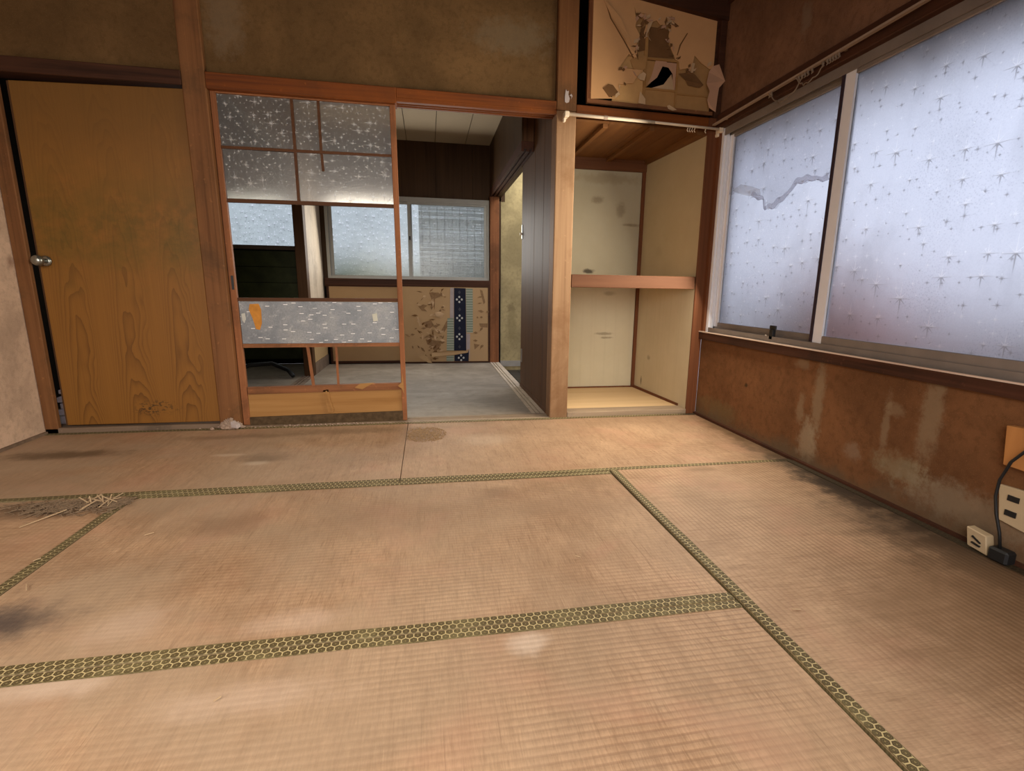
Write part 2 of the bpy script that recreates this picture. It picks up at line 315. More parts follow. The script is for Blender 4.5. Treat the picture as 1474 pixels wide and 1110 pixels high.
def cream(name, stains, axis, dk=1.0, warm=1.0):
    m = MT(name); p = m.pos()
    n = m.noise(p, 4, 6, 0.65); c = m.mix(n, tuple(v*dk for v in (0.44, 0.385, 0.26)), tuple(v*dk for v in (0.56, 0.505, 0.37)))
    a = m.x if axis == 'y' else m.y
    c = m.mix(1.0, c, (warm, 1.0, 2-warm), 'MULTIPLY')
    nz = m.noise(p, 22, 6, 0.7)
    for (x, z, rx, rz, col, amt) in stains:
        c = m.mix(m.ma('MULTIPLY', m.blob(a, m.z, x, z, rx, rz, nz, 0.8), amt), c, col)
    vs = m.noise(m.sc(p, (30, 30, 0.6)), 1.0, 3)
    c = m.mix(m.sstep(vs, 0.5, 0.75, 0, 0.18), c, (0.40, 0.33, 0.21))
    return m.fin(c, 0.6, m.bump(n, 0.2, 0.004), 0.25)
DK = (0.16, 0.12, 0.07)
m_creamb2 = cream('cream_back_lit', [(3.17, 0.43, 0.08, 0.012, (0.16, 0.12, 0.07), 0.55), (3.19, 0.40, 0.06, 0.01, (0.16, 0.12, 0.07), 0.55), (3.2, 0.72, 0.05, 0.02, (0.16, 0.12, 0.07), 0.4)], 'y', 1.15)  # lower back lightened, the light down there painted into the cream
m_creamb = cream('cream_back_shaded', [(3.08, 1.36, 0.06, 0.03, DK, 0.6), (3.25, 1.30, 0.04, 0.06, DK, 0.5), (3.34, 1.20, 0.09, 0.012, DK, 0.7), (3.03, 0.875, 0.05, 0.02, (0.03, 0.02, 0.01), 0.9),
    (3.17, 0.43, 0.08, 0.012, DK, 0.55), (3.19, 0.40, 0.06, 0.01, DK, 0.55), (3.2, 0.72, 0.05, 0.02, DK, 0.4), (3.15, 1.5, 0.3, 0.04, (0.24, 0.19, 0.11), 0.5)], 'y', 0.72)  # darker copy of the cream, shade of the upper back painted in
m_creams2 = cream('cream_side_lit', [(0.55, 0.28, 0.03, 0.02, (0.16, 0.12, 0.07), 0.5), (0.65, 0.10, 0.012, 0.04, (0.05, 0.035, 0.02), 0.8)], 'x', 1.05, 1.06)  # lighter cream copy, painted as the lit lower side
m_creams = cream('cream_side_shaded', [(0.5, 1.0, 0.05, 0.05, (0.36, 0.29, 0.18), 0.5), (0.55, 0.28, 0.03, 0.02, DK, 0.5), (0.65, 0.10, 0.012, 0.04, (0.05, 0.035, 0.02), 0.8)], 'x', 0.74, 1.12)  # darkened cream copy, painted as the shaded upper side
m_ply = wood('closet_floor_ply', (0.68, 0.49, 0.28), (0.56, 0.38, 0.20), 'x', line=14)
m_cpost = wood('closet_trim_wood', (0.17, 0.062, 0.026), (0.08, 0.028, 0.012), 'z')
m_cbeam = wood('closet_shelf_rail', (0.118, 0.050, 0.024), (0.072, 0.028, 0.013), 'x', line=30)
m_cboard = wood('closet_ceiling_board', (0.165, 0.070, 0.022), (0.095, 0.036, 0.012), 'y', line=20)
m_cboardx = wood('closet_ceiling_edge', (0.13, 0.050, 0.020), (0.06, 0.022, 0.009), 'x')
m_paper = plain('aged_door_paper', (0.62, 0.345, 0.155), 0.85, 0.15, var=0.12, scale=7)
m_paper2 = plain('pinkish_torn_paper', (0.50, 0.29, 0.18), 0.85, 0.15, var=0.15, scale=12)
m_kraft = plain('brown_backing_card', (0.40, 0.22, 0.085), 0.9, 0.1, var=0.25, scale=12)
m_kraftd = plain('dark_backing_card', (0.17, 0.085, 0.034), 0.9, 0.1, var=0.3, scale=18)
m_scrap = plain('pale_paper_scrap', (0.55, 0.37, 0.21), 0.85, 0.15)
m_tan = plain('tan_sliding_panel', (0.47, 0.305, 0.155), 0.8, 0.15, var=0.12, scale=4)
m_tanhole = plain('torn_tan_backing', (0.27, 0.160, 0.080), 0.9, 0.1, var=0.5, scale=45)
m_navy = plain('navy_band_cloth', (0.013, 0.015, 0.030), 0.8, 0.2)
m_mauve = plain('mauve_band_edge', (0.40, 0.34, 0.32), 0.8, 0.2)
m_white = plain('white_motif', (0.55, 0.54, 0.50), 0.8, 0.2)
def green_strip():
    m = MT('green_ribbed_strip'); m.pos()
    r = m.ma('FRACT', m.ma('MULTIPLY', m.z, 1/0.024))
    return m.fin(m.mix(m.sstep(r, 0.55, 0.75), (0.22, 0.26, 0.19), (0.42, 0.42, 0.34)), 0.8, None, 0.2)
m_green = green_strip()
m_alu = plain('aluminium_lit', (0.84, 0.84, 0.88), 0.5, 0.5, 0.1, var=0.08, scale=6)  # base colour raised to stand in for window light on the frame
m_alud = plain('grimy_aluminium', (0.30, 0.26, 0.23), 0.5, 0.4, 0.5, var=0.3, scale=9)
m_alu2 = plain('grey_old_aluminium', (0.36, 0.355, 0.32), 0.5, 0.4, 0.3, var=0.15, scale=8)
m_purple = plain('dark_weather_seal', (0.030, 0.018, 0.028), 0.6, 0.3)
m_chrome = plain('tarnished_metal', (0.30, 0.31, 0.28), 0.28, 0.5, 0.9, var=0.3, scale=40)
m_rodw = plain('yellowed_white_plastic', (0.72, 0.60, 0.45), 0.5, 0.4, var=0.08)
m_beige = plain('beige_plastic', (0.52, 0.40, 0.245), 0.5, 0.35, var=0.12)
m_black = plain('black_plastic', (0.012, 0.012, 0.012), 0.5, 0.4)
m_rail = plain('faded_curtain_rail', (0.34, 0.25, 0.185), 0.55, 0.35)
m_raild = plain('dusty_cobweb', (0.22, 0.165, 0.12), 0.9, 0.1)
m_orange = wood('orange_board', (0.52, 0.235, 0.075), (0.38, 0.16, 0.05), 'z', line=20)
def gray_floor():
    m = MT('grey_dusty_floor'); p = m.pos()
    n = m.noise(p, 3.0, 7, 0.68, 0.3); st = m.noise(m.sc(p, (2.2, 26, 1)), 1.0, 4, 0.6)
    c = m.ramp(n, [(0.30, (0.195, 0.158, 0.116)), (0.55, (0.300, 0.248, 0.188)), (0.75, (0.40, 0.336, 0.262))])
    c = m.mix(m.sstep(st, 0.48, 0.7, 0, 0.4), c, (0.17, 0.13, 0.10)); bl = m.noise(p, 9, 6, 0.7); c = m.mix(m.sstep(bl, 0.50, 0.66, 0, 0.45), c, (0.16, 0.125, 0.09))
    r = m.ma('FRACT', m.ma('MULTIPLY', m.y, 1/0.06))
    c = m.mix(m.sstep(r, 0.9, 1.0, 0, 0.25), c, (0.16, 0.14, 0.12))
    return m.fin(c, 0.6, m.bump(st, 0.2, 0.002), 0.3)
m_gray = gray_floor()
m_dkplank = wood('smoked_plank', (0.125, 0.060, 0.026), (0.052, 0.023, 0.010), 'z', rough=0.58, spec=0.16, dirt=(0.10, 0.055, 0.03), dirt_amt=0.3)
m_dkwall = wood('smoked_wall_board', (0.075, 0.040, 0.018), (0.035, 0.018, 0.009), 'z', rough=0.5)
m_palewood = wood('pale_bare_board', (0.60, 0.50, 0.38), (0.43, 0.33, 0.23), 'z', dirt=(0.22, 0.17, 0.13), dirt_amt=0.5, line=35)
m_tanlow = plain('sandy_board', (0.45, 0.30, 0.14), 0.85, 0.15, var=0.25, scale=60)
m_dkpost = wood('dark_brown_post', (0.10, 0.048, 0.020), (0.045, 0.020, 0.009), 'z')
m_mossy = plain('mossy_black_board', (0.055, 0.064, 0.020), 0.4, 0.4, var=0.8, scale=10)
m_sand2 = plaster('yellow_sand_plaster', (0.44, 0.345, 0.175), [(2.75, 0.4, 0.06, 0.25, (0.24, 0.19, 0.09), 0.5), (2.74, 0.55, 0.05, 0.05, (0.2, 0.15, 0.08), 0.5)], 'y')
m_tile = plain('black_floor_tile', (0.02, 0.02, 0.022), 0.3, 0.5)
m_grout = plain('pale_grout', (0.42, 0.38, 0.32), 0.9, 0.1)
m_dust = plain('plaster_crumbs', (0.34, 0.25, 0.19), 0.95, 0.1, var=0.6, scale=70)
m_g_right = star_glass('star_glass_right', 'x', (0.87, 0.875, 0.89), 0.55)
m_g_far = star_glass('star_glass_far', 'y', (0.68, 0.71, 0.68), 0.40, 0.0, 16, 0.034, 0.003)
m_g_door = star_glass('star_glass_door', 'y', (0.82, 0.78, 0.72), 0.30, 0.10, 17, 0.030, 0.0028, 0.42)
m_green_hedge = plain('hedge_leaves', (0.10, 0.14, 0.06), 0.8, 0.2, var=0.5, scale=9)
m_redbush = plain('reddish_leaves', (0.62, 0.27, 0.22), 0.8, 0.2, var=0.4, scale=9)
m_grayblk = plain('grey_block_wall', (0.62, 0.58, 0.57), 0.9, 0.1)
m_ground = plain('bare_yard', (0.30, 0.27, 0.23), 0.9, 0.1)
m_eave = wood('eave_board', (0.42, 0.27, 0.17), (0.28, 0.17, 0.10), 'y')
def film_mat():
    m = MT('peeling_grey_film'); p = m.pos(); n = m.noise(p, 9, 5)
    c = m.mix(n, (0.86, 0.86, 0.88), (0.94, 0.94, 0.96))
    tr = m.nd('ShaderNodeBsdfTransparent', {'Color': c}); df = m.nd('ShaderNodeBsdfDiffuse', {'Color': (0.55, 0.55, 0.56)})
    tl = m.nd('ShaderNodeBsdfTranslucent', {'Color': (0.8, 0.8, 0.82)})
    a = m.nd('ShaderNodeMixShader', {0: 0.5, 1: df.outputs[0], 2: tl.outputs[0]})
    b = m.nd('ShaderNodeMixShader', {0: 0.14, 1: tr.outputs[0], 2: a.outputs[0]})
    m.t.links.new(b.outputs[0], m.o.inputs[0]); return m.m
m_film = film_mat()
def curl_mat(name, tint, f):
    m = MT(name); tr = m.nd('ShaderNodeBsdfTransparent', {'Color': tint}); tl = m.nd('ShaderNodeBsdfTranslucent', {'Color': (0.9, 0.9, 0.92)}); df = m.nd('ShaderNodeBsdfDiffuse', {'Color': (0.8, 0.8, 0.82)})
    a = m.nd('ShaderNodeMixShader', {0: 0.5, 1: df.outputs[0], 2: tl.outputs[0]}); b = m.nd('ShaderNodeMixShader', {0: f, 1: tr.outputs[0], 2: a.outputs[0]})
    m.t.links.new(b.outputs[0], m.o.inputs[0]); return m.m

# ------------------------------------------------------------------ mesh helpers
def BM(): return bmesh.new()
def hexa(bm, P):
    """P: 8 points, bottom ring 0-3 then top ring 4-7"""
    v = [bm.verts.new(p) for p in P]
    for f in ((3, 2, 1, 0), (4, 5, 6, 7), (0, 1, 5, 4), (1, 2, 6, 5), (2, 3, 7, 6), (3, 0, 4, 7)): bm.faces.new([v[i] for i in f])
    return v
def box(bm, x0, x1, y0, y1, z0, z1):
    return hexa(bm, [(x0, y0, z0), (x1, y0, z0), (x1, y1, z0), (x0, y1, z0), (x0, y0, z1), (x1, y0, z1), (x1, y1, z1), (x0, y1, z1)])
def bev(bm, w=0.003, seg=1):
    bmesh.ops.bevel(bm, geom=bm.edges[:], offset=w, segments=seg, affect='EDGES', clamp_overlap=True)
def Box(x0, x1, y0, y1, z0, z1, w=0.0):
    bm = BM(); box(bm, x0, x1, y0, y1, z0, z1)
    if w: bev(bm, w)
    return bm
def bar(bm, a, b, wa, wb, hint=(0, 1, 0)):
    """square bar from a to b"""
    a, b = Vector(a), Vector(b); d = (b-a).normalized(); h = Vector(hint); s = d.cross(h).normalized(); t = s.cross(d)
    P = [a-s*wa-t*wb, a+s*wa-t*wb, a+s*wa+t*wb, a-s*wa+t*wb]; Q = [p+(b-a) for p in P]
    hexa(bm, P+Q)
def tube(bm, pts, r, n=8):
    pts = [Vector(p) for p in pts]; rings = []
    for i, p in enumerate(pts):
        d = (pts[min(i+1, len(pts)-1)]-pts[max(i-1, 0)]).normalized()
        h = Vector((0, 0, 1)) if abs(d.z) < 0.9 else Vector((1, 0, 0))
        s = d.cross(h).normalized(); t = s.cross(d); rr = r[i] if isinstance(r, (list, tuple)) else r
        rings.append([bm.verts.new(p+s*rr*math.cos(2*math.pi*k/n)+t*rr*math.sin(2*math.pi*k/n)) for k in range(n)])
    for A, B in zip(rings, rings[1:]):
        for k in range(n): bm.faces.new((A[k], A[(k+1) % n], B[(k+1) % n], B[k]))
    bm.faces.new(rings[0][::-1]); bm.faces.new(rings[-1])
def poly(bm, pts, y, th=0.0015, curl=0.0, seed=0):
    """a sheet cut to an outline in x,z at depth y, with thickness and a little lift"""
    rnd = random.Random(seed+len(pts))
    fr = [bm.verts.new((x, y-curl*rnd.random(), z)) for x, z in pts]
    bk = [bm.verts.new((v.co.x, v.co.y+th, v.co.z)) for v in fr]
    n = len(fr)
    for t in tessellate_polygon([[Vector((x, z, 0)) for x, z in pts]]):
        if len(set(t)) < 3: continue
        bm.faces.new([fr[i] for i in t]); bm.faces.new([bk[i] for i in reversed(t)])
    for i in range(n): bm.faces.new((fr[i], bk[i], bk[(i+1) % n], fr[(i+1) % n]))
def Poly(*a, **k):
    bm = BM(); poly(bm, *a, **k); return bm
def thing(name, label=None, cat=None, loc=(0, 0, 0), group=None, kind=None):
    o = bpy.data.objects.new(name, None); COL.objects.link(o); o.location = loc; o.empty_display_size = 0.1
    return tag(o, label, cat, group, kind)
def tag(o, label=None, cat=None, group=None, kind=None):
    if label: o['label'] = label
    if cat: o['category'] = cat
    if group: o['group'] = group
    if kind: o['kind'] = kind
    return o
def wloc(o):
    p = Vector((0, 0, 0))
    while o: p += o.location; o = o.parent
    return p
def obj(name, bm, mat, parent=None, label=None, cat=None, kind=None, group=None, smooth=False, shift=None):
    bmesh.ops.recalc_face_normals(bm, faces=bm.faces[:])
    if parent is not None: bmesh.ops.translate(bm, verts=bm.verts[:], vec=-wloc(parent))
    me = bpy.data.meshes.new(name); bm.to_mesh(me); bm.free()
    if smooth:
        for p in me.polygons: p.use_smooth = True
    me.materials.append(mat); o = bpy.data.objects.new(name, me); COL.objects.link(o)
    if parent is not None: o.parent = parent
    return tag(o, label, cat, group, kind)
def struct(name, bm, mat, label, cat): return obj(name, bm, mat, None, label, cat, 'structure')

# ================================================================== SETTING
CZ = 2.29
struct('floor', Box(-0.1, 3.62, -3.9, 0.02, -0.12, -0.052), m_silld, 'bare boarding under the straw mats of the front room', 'floor')
struct('wall_left', Box(-0.12, 0.0, -3.9, 0.10, -0.05, CZ), m_wall_l, 'sandy plaster wall painted in its lit tone, left of the wooden door', 'wall')
struct('baseboard_left', Box(0.0, 0.014, -3.9, -0.004, -0.05, 0.012), m_silld, 'thin grimy strip at the foot of the left plaster wall', 'trim')
# back wall plaster above the openings
bm = BM(); box(bm, 0.0, 0.803, 0.03, 0.09, 1.700, CZ); box(bm, 0.905, 2.585, 0.03, 0.09, 1.70, CZ)
wb = struct('wall_back', bm, m_wall_b, 'brown sandy plaster above the door and the sliding opening', 'wall')
struct('trim_1', Box(0.803, 0.905, 0.0, 0.105, -0.05, CZ, 0.004), m_post, 'brown square post between the wooden door and the glazed partition', 'post')
struct('trim_2', Box(2.588, 2.695, 0.0, 0.105, -0.05, 1.667, 0.004), m_post2, 'pale worn post between the sliding opening and the closet', 'post')
struct('trim_22', Box(2.588, 2.695, 0.0, 0.105, 1.669, CZ, 0.004), m_post, 'dark upper length of the post above the sliding opening', 'post')
bm = BM(); box(bm, 3.458, 3.522, 0.0, 0.10, -0.05, 1.690); bev(bm, 0.003)
struct('trim_23', Box(3.486, 3.524, 0.0, 0.10, 1.692, CZ, 0.003), m_beamd, 'dark slim post at the right of the torn upper panel', 'post')
struct('trim_3', bm, m_cpost, 'reddish corner post between the closet and the big window', 'post')
bm = BM(); box(bm, 0.001, 0.060, 0.0, 0.026, -0.05, 1.70); bev(bm, 0.003)
struct('trim_4', bm, m_post, 'brown door jamb in the left corner beside the plaster wall', 'post')
struct('trim_5', Box(0.0, 0.803, -0.004, 0.10, 1.645, 1.708, 0.003), m_beamd, 'dark lintel over the wooden door', 'beam')
bm = BM(); box(bm, 0.905, 1.768, 0.0, 0.1, 1.640, 1.712); box(bm, 1.768, 2.588, 0.002, 0.10, 1.664, 1.712); bev(bm, 0.003)
for y0, y1 in ((0.0, 0.030), (0.052, 0.060), (0.082, 0.10)): box(bm, 1.768, 2.588, y0+0.001, y1, 1.648, 1.665)
struct('trim_6', bm, m_beam, 'reddish grooved lintel over the sliding opening', 'beam')
bm = BM()
hexa(bm, [(2.695, 0, 1.648), (3.458, 0, 1.642), (3.458, 0.10, 1.642), (2.695, 0.10, 1.648), (2.695, 0, 1.702), (3.458, 0, 1.690), (3.458, 0.10, 1.690), (2.695, 0.10, 1.702)]); bev(bm, 0.003)
struct('trim_7', bm, m_beam, 'reddish beam between the closet and the torn upper panel', 'beam')
bm = BM(); hexa(bm, [(2.695, -0.012, 2.268), (3.522, -0.012, 2.168), (3.522, 0.10, 2.168), (2.695, 0.10, 2.268), (2.695, -0.012, CZ), (3.522, -0.012, CZ), (3.522, 0.10, CZ), (2.695, 0.10, CZ)])
struct('trim_8', bm, m_beamd, 'dark sagging board above the torn upper panel', 'beam')
# thresholds
bm = BM(); box(bm, 0.0, 0.803, 0.0, 0.10, -0.05, 0.026); bev(bm, 0.003)
struct('trim_9', bm, m_silld, 'grimy raised threshold under the wooden door', 'threshold')
bm = BM()
for y0, y1, z in ((0.0, 0.028, 0.004), (0.028, 0.05, -0.006), (0.05, 0.062, 0.004), (0.062, 0.084, -0.006), (0.084, 0.115, 0.004)): box(bm, 0.905, 2.588, y0, y1, -0.05, z)
struct('trim_10', bm, m_sill, 'worn grooved threshold of the sliding opening', 'threshold')

# ceiling of the front room, board by board
ce = thing('ceiling', 'dark boarded ceiling of the front room', 'ceiling', (1.76, -1.9, CZ), kind='structure')
nb = 9; bw = 3.72/nb
for i in range(nb): obj('board', Box(-0.1+i*bw+0.002, -0.1+(i+1)*bw-0.002, -3.9, 0.06, CZ, CZ+0.015), m_ceil, ce)
obj('backing', Box(-0.1, 3.66, -3.9, 0.64, CZ+0.016, CZ+0.03), m_ceil, ce)
# right wall
W0, W1 = -1.93, -0.004
bm = BM(); box(bm, 3.522, 3.64, W1, 0.0, -0.05, CZ); box(bm, 3.522, 3.64, -3.9, W0, -0.05, CZ); box(bm, 3.522, 3.64, W0, W1, -0.05, 0.468)
struct('wall_right', bm, m_wall_rl, 'streaked brown plaster wall below the big frosted window', 'wall')
struct('wall_right.001', Box(3.522, 3.64, W0, W1, 1.70, CZ), m_wall_ru, 'dark brown plaster above the big frosted window', 'wall')
struct('trim_11', Box(3.505, 3.64, -3.9, 0.0, 2.245, CZ, 0.003), m_beamy, 'dark moulding along the top of the right wall', 'moulding')
struct('baseboard_right', Box(3.506, 3.53, -3.9, -0.002, -0.05, 0.014), m_beamy, 'dark narrow strip at the foot of the wall under the window', 'trim')
# wooden sill, head and jamb of the big window
bm = BM(); box(bm, 3.503, 3.66, W0-0.02, W1+0.004, 0.466, 0.508)
si = thing('trim_12', 'dark window sill board with a painted highlight along its edge under the big window', 'sill', (3.52, -0.95, 0.466), kind='structure')
obj('sill_board', bm, m_beamy, si); obj('edge_glint', Box(3.500, 3.512, W0-0.02, W1+0.004, 0.508, 0.5135), m_sill_glint, si, 'white highlight painted along the front edge of the sill')
struct('trim_13', Box(3.500, 3.64, W0-0.02, W1+0.004, 1.628, 1.705, 0.003), m_beamy, 'dark wooden head above the big window', 'beam')
bm = BM(); box(bm, 3.512, 3.64, -0.030, 0.002, 0.508, 1.63); bev(bm, 0.002)
struct('trim_14', bm, m_cpost, 'reddish jamb strip beside the left end of the big window', 'trim')
# wall behind the camera with an unseen opening added to let in light
bm = BM(); box(bm, -0.1, 0.5, -3.98, -3.88, -0.05, CZ); box(bm, 3.0, 3.62, -3.98, -3.88, -0.05, CZ); box(bm, 0.5, 3.0, -3.98, -3.88, 1.8, CZ)
struct('wall_front', bm, m_wall_b, 'plaster wall with an added unseen opening for light opposite the closet', 'wall')

# ------------------------------------------------------------------ window_1 : big aluminium sliding window
w1 = thing('window_1', 'big aluminium sliding window of star-pattern frosted glass on the right wall', 'window', (3.57, -0.96, 0.5), kind='structure')
bm = BM(); GZ0, GZ1 = 0.508, 1.628
box(bm, 3.530, 3.615, W0, -0.030, GZ0, 0.522); box(bm, 3.530, 3.536, W0, -0.030, 0.522, 0.538); box(bm, 3.562, 3.567, W0, -0.030, 0.522, 0.545); box(bm, 3.605, 3.615, W0, -0.030, 0.522, 0.552)
obj('sill_track', bm, m_alud, w1)
bm = BM(); box(bm, 3.530, 3.615, W0, -0.030, 1.606, GZ1); box(bm, 3.530, 3.535, W0, -0.030, 1.590, 1.606); box(bm, 3.562, 3.567, W0, -0.030, 1.59, 1.606); box(bm, 3.605, 3.615, W0, -0.030, 1.585, 1.606)
obj('head_track', bm, m_alud, w1)
bm = BM(); box(bm, 3.528, 3.615, -0.052, -0.030, GZ0, GZ1); box(bm, 3.540, 3.550, -0.060, -0.052, GZ0, GZ1); box(bm, 3.562, 3.567, -0.066, -0.052, GZ0, GZ1)
obj('jamb', bm, m_alu, w1)
obj('jamb', Box(3.528, 3.615, W0, W0+0.022, GZ0, GZ1), m_alu, w1)
def sash(name, y0, y1, xa, xb, zb, glass, stl=0.034, label=None):
    s = obj(name, (lambda b: (box(b, xa, xb, y1-stl, y1, zb, 1.604), box(b, xa, xb, y0, y0+stl, zb, 1.604), b)[-1])(BM()), m_alu, w1, label)
    obj('bottom_rail', Box(xa, xb, y0+stl, y1-stl, zb, zb+0.034, 0.002), m_alud, s)
    obj('top_rail', Box(xa, xb, y0+stl, y1-stl, 1.576, 1.604, 0.002), m_alud, s)
    xm = (xa+xb)/2
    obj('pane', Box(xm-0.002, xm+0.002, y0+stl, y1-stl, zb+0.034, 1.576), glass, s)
    return s
s1 = sash('outer_sash', -0.925, -0.056, 3.566, 3.592, 0.535, m_g_right, 0.032, 'outer sash with a torn film peeling off its glass')
s2 = sash('inner_sash', -1.870, -0.918, 3.538, 3.562, 0.535, m_g_right, 0.052, 'inner sash of clear bright star glass')
obj('seal_strip', Box(3.534, 3.566, -0.917, -0.902, 0.540, 1.604), m_purple, s2, 'dark purple seal on the meeting stile')
bm = BM(); box(bm, 3.530, 3.548, -0.655, -0.628, 0.522, 0.572); box(bm, 3.536, 3.544, -0.665, -0.618, 0.572, 0.59)
bmesh.ops.bevel(bm, geom=bm.edges[:], offset=0.002, affect='EDGES')
obj('stop_block', bm, m_black, w1, 'small dark stop block on the lower track')
bm = BM(); hexa(bm, [(3.532, -0.620, 0.523), (3.536, -0.590, 0.523), (3.545, -0.592, 0.523), (3.541, -0.622, 0.523), (3.533, -0.612, 0.531), (3.536, -0.588, 0.541), (3.541, -0.589, 0.543), (3.539, -0.614, 0.533)])
tag(obj('paper_scrap', bm, m_rodw), 'small pale crumb of paper on the window track beside the black stop block', 'scrap')
# film
FILM = [(-0.103, 1.273), (-0.224, 1.267), (-0.417, 1.2), (-0.455, 1.196), (-0.462, 1.150), (-0.525, 1.146), (-0.619, 1.185), (-0.668, 1.228), (-0.779, 1.228), (-0.885, 1.204)]
bm = BM(); rows = []
n = 60
for i in range(n+1):
    y = -0.091+(-0.887+0.091)*i/n
    for (a, b) in zip(FILM, FILM[1:]):
        if b[0] <= y <= a[0]: zb = a[1]+(b[1]-a[1])*(y-a[0])/(b[0]-a[0]); break
    else: zb = FILM[0][1] if y > FILM[0][0] else FILM[-1][1]
    zb += 0.004*math.sin(i*1.3)
    col = []
    for j in range(9):
        t = j/8; z = 1.574+(zb-1.574)*t
        lift = 0.004+0.0018*math.sin(9*z+3*y)+0.016*max(0, t-0.72)**1.5/0.148*(0.5+0.5*math.sin(i*0.35))
        col.append(bm.verts.new((3.574-lift, y, z)))
    rows.append(col)
for A, B in zip(rows, rows[1:]):
    for j in range(8): bm.faces.new((A[j], A[j+1], B[j+1], B[j]))
obj('torn_film', bm, m_film, s1, 'grey film with a ragged lower edge', smooth=True)
bm = BM(); pr = None
for i in range(19, n+1):
    p = rows and FILM and (-0.091+(-0.887+0.091)*i/n)
    for (a, b) in zip(FILM, FILM[1:]):
        if b[0] <= p <= a[0]: zb = a[1]+(b[1]-a[1])*(p-a[0])/(b[0]-a[0]); break
    w = 0.012+0.014*abs(math.sin(i*0.23)); zb += 0.004*math.sin(i*1.3)
    cur = [bm.verts.new((3.556, p, zb+0.001)), bm.verts.new((3.548, p, zb-0.003)), bm.verts.new((3.540, p, zb+w*0.4)), bm.verts.new((3.545, p, zb+w))]
    if pr:
        for k in range(3): bm.faces.new((pr[k], pr[k+1], cur[k+1], cur[k]))
    pr = cur
obj('curled_edge', bm, curl_mat('curled_film', (0.80, 0.80, 0.84), 0.22), s1, 'curled torn lip of the film', smooth=True)
bm = BM()
PT = [(-0.128, 1.290), (-0.20, 1.312), (-0.30, 1.285), (-0.385, 1.255), (-0.40, 1.222), (-0.30, 1.236), (-0.21, 1.262)]
vv = [bm.verts.new((3.562+0.004*math.sin(i), y, z)) for i, (y, z) in enumerate(PT)]; bm.faces.new(vv)
obj('peeled_tongue', bm, curl_mat('pale_film', (1.0, 1.0, 1.0), 0.30), s1, 'pale peeled tongue of film')
# ------------------------------------------------------------------ outside the right window
struct('ground', Box(-6, 14, -9, 14, -0.62, -0.55), m_ground, 'bare yard outside the frosted windows', 'ground')
def lump(name, c, r, mat, label, cat, seed):
    bm = BM(); bmesh.ops.create_icosphere(bm, subdivisions=4, radius=1.0)
    rnd = random.Random(seed); ph = [(rnd.uniform(2, 6), rnd.uniform(0, 6)) for _ in range(6)]
    for v in bm.verts:
        p = v.co.copy(); k = 1+0.12*math.sin(ph[0][0]*p.x*2+ph[0][1])*math.sin(ph[1][0]*p.y*2+ph[1][1])+0.10*math.sin(ph[2][0]*p.z*3+ph[2][1])+0.05*math.sin(ph[3][0]*5*p.x+ph[4][0]*4*p.z)
        v.co = Vector((p.x*r[0]*k, p.y*r[1]*k, p.z*r[2]*k))+Vector(c)
    return obj(name, bm, mat, None, label, cat, smooth=True)
struct('eave', Box(3.645, 4.12, -3.5, 0.6, 1.705, 1.75), m_eave, 'brown eave board outside above the big window', 'eave')
lump('shrub', (4.55, 0.08, 0.22), (0.42, 0.40, 0.66), m_redbush, 'reddish shrub blurred behind the lower right window glass', 'shrub', 2)
struct('garden_wall', Box(5.4, 5.55, -4.5, 3.4, -0.55, 0.62), m_grayblk, 'grey block wall outside the big frosted window', 'wall')

# ------------------------------------------------------------------ door_1
d1 = thing('door_1', 'tall wood-grain veneer door with mould stains beside the left wall', 'door', (0.45, 0.04, 0.03), kind='structure')
bm = BM(); hexa(bm, [(0.090, 0.022, 0.036), (0.801, 0.012, 0.036), (0.801, 0.048, 0.036), (0.090, 0.058, 0.036), (0.092, 0.022, 1.618), (0.801, 0.012, 1.634), (0.801, 0.048, 1.634), (0.092, 0.058, 1.618)]); bev(bm, 0.002)
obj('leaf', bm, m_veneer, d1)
bm = BM(); hexa(bm, [(0.083, 0.024, 0.036), (0.090, 0.024, 0.036), (0.090, 0.056, 0.036), (0.083, 0.056, 0.036), (0.085, 0.024, 1.616), (0.092, 0.024, 1.616), (0.092, 0.056, 1.616), (0.085, 0.056, 1.616)])
obj('edge_strip', bm, m_dkpost, d1)
h = obj('handle', (lambda b: (tube(b, [(0.122, 0.020, 0.842), (0.122, 0.012, 0.842), (0.122, 0.010, 0.842)], [0.024, 0.024, 0.012], 16), tube(b, [(0.122, 0.012, 0.842), (0.122, -0.020, 0.842), (0.122, -0.024, 0.842), (0.122, -0.036, 0.842), (0.122, -0.050, 0.842), (0.122, -0.056, 0.842)], [0.010, 0.010, 0.020, 0.026, 0.022, 0.010], 16), b)[-1])(BM()), m_chrome, d1, 'tarnished round knob', smooth=True)
obj('latch_plate', Box(0.078, 0.106, 0.012, 0.022, 0.820, 0.864, 0.002), m_chrome, h)
struct('wall_passage', Box(-0.3, 0.5, 0.9, 0.95, -0.05, 1.9), m_dark, 'unlit passage seen through the gap beside the wooden door', 'wall')
m_pinkplank = wood('greyish_plank', (0.52, 0.43, 0.42), (0.32, 0.25, 0.25), 'x')
# a little stack of boards behind the door, seen through the gap
for i, (z, h_, dx) in enumerate(((0.0, 0.05, 0.0), (0.056, 0.028, -0.01), (0.09, 0.030, 0.006), (0.124, 0.030, -0.004), (0.170, 0.022, 0.008))):
    tag(obj('plank', Box(-0.02+dx, 0.50+dx, 0.16, 0.28, z+0.002, z+h_, 0.002), m_pinkplank), 'grey plank number %s from the floor in the stack behind the wooden door' % ('one', 'two', 'three', 'four', 'five')[i], 'plank', 'planks behind the wooden door')

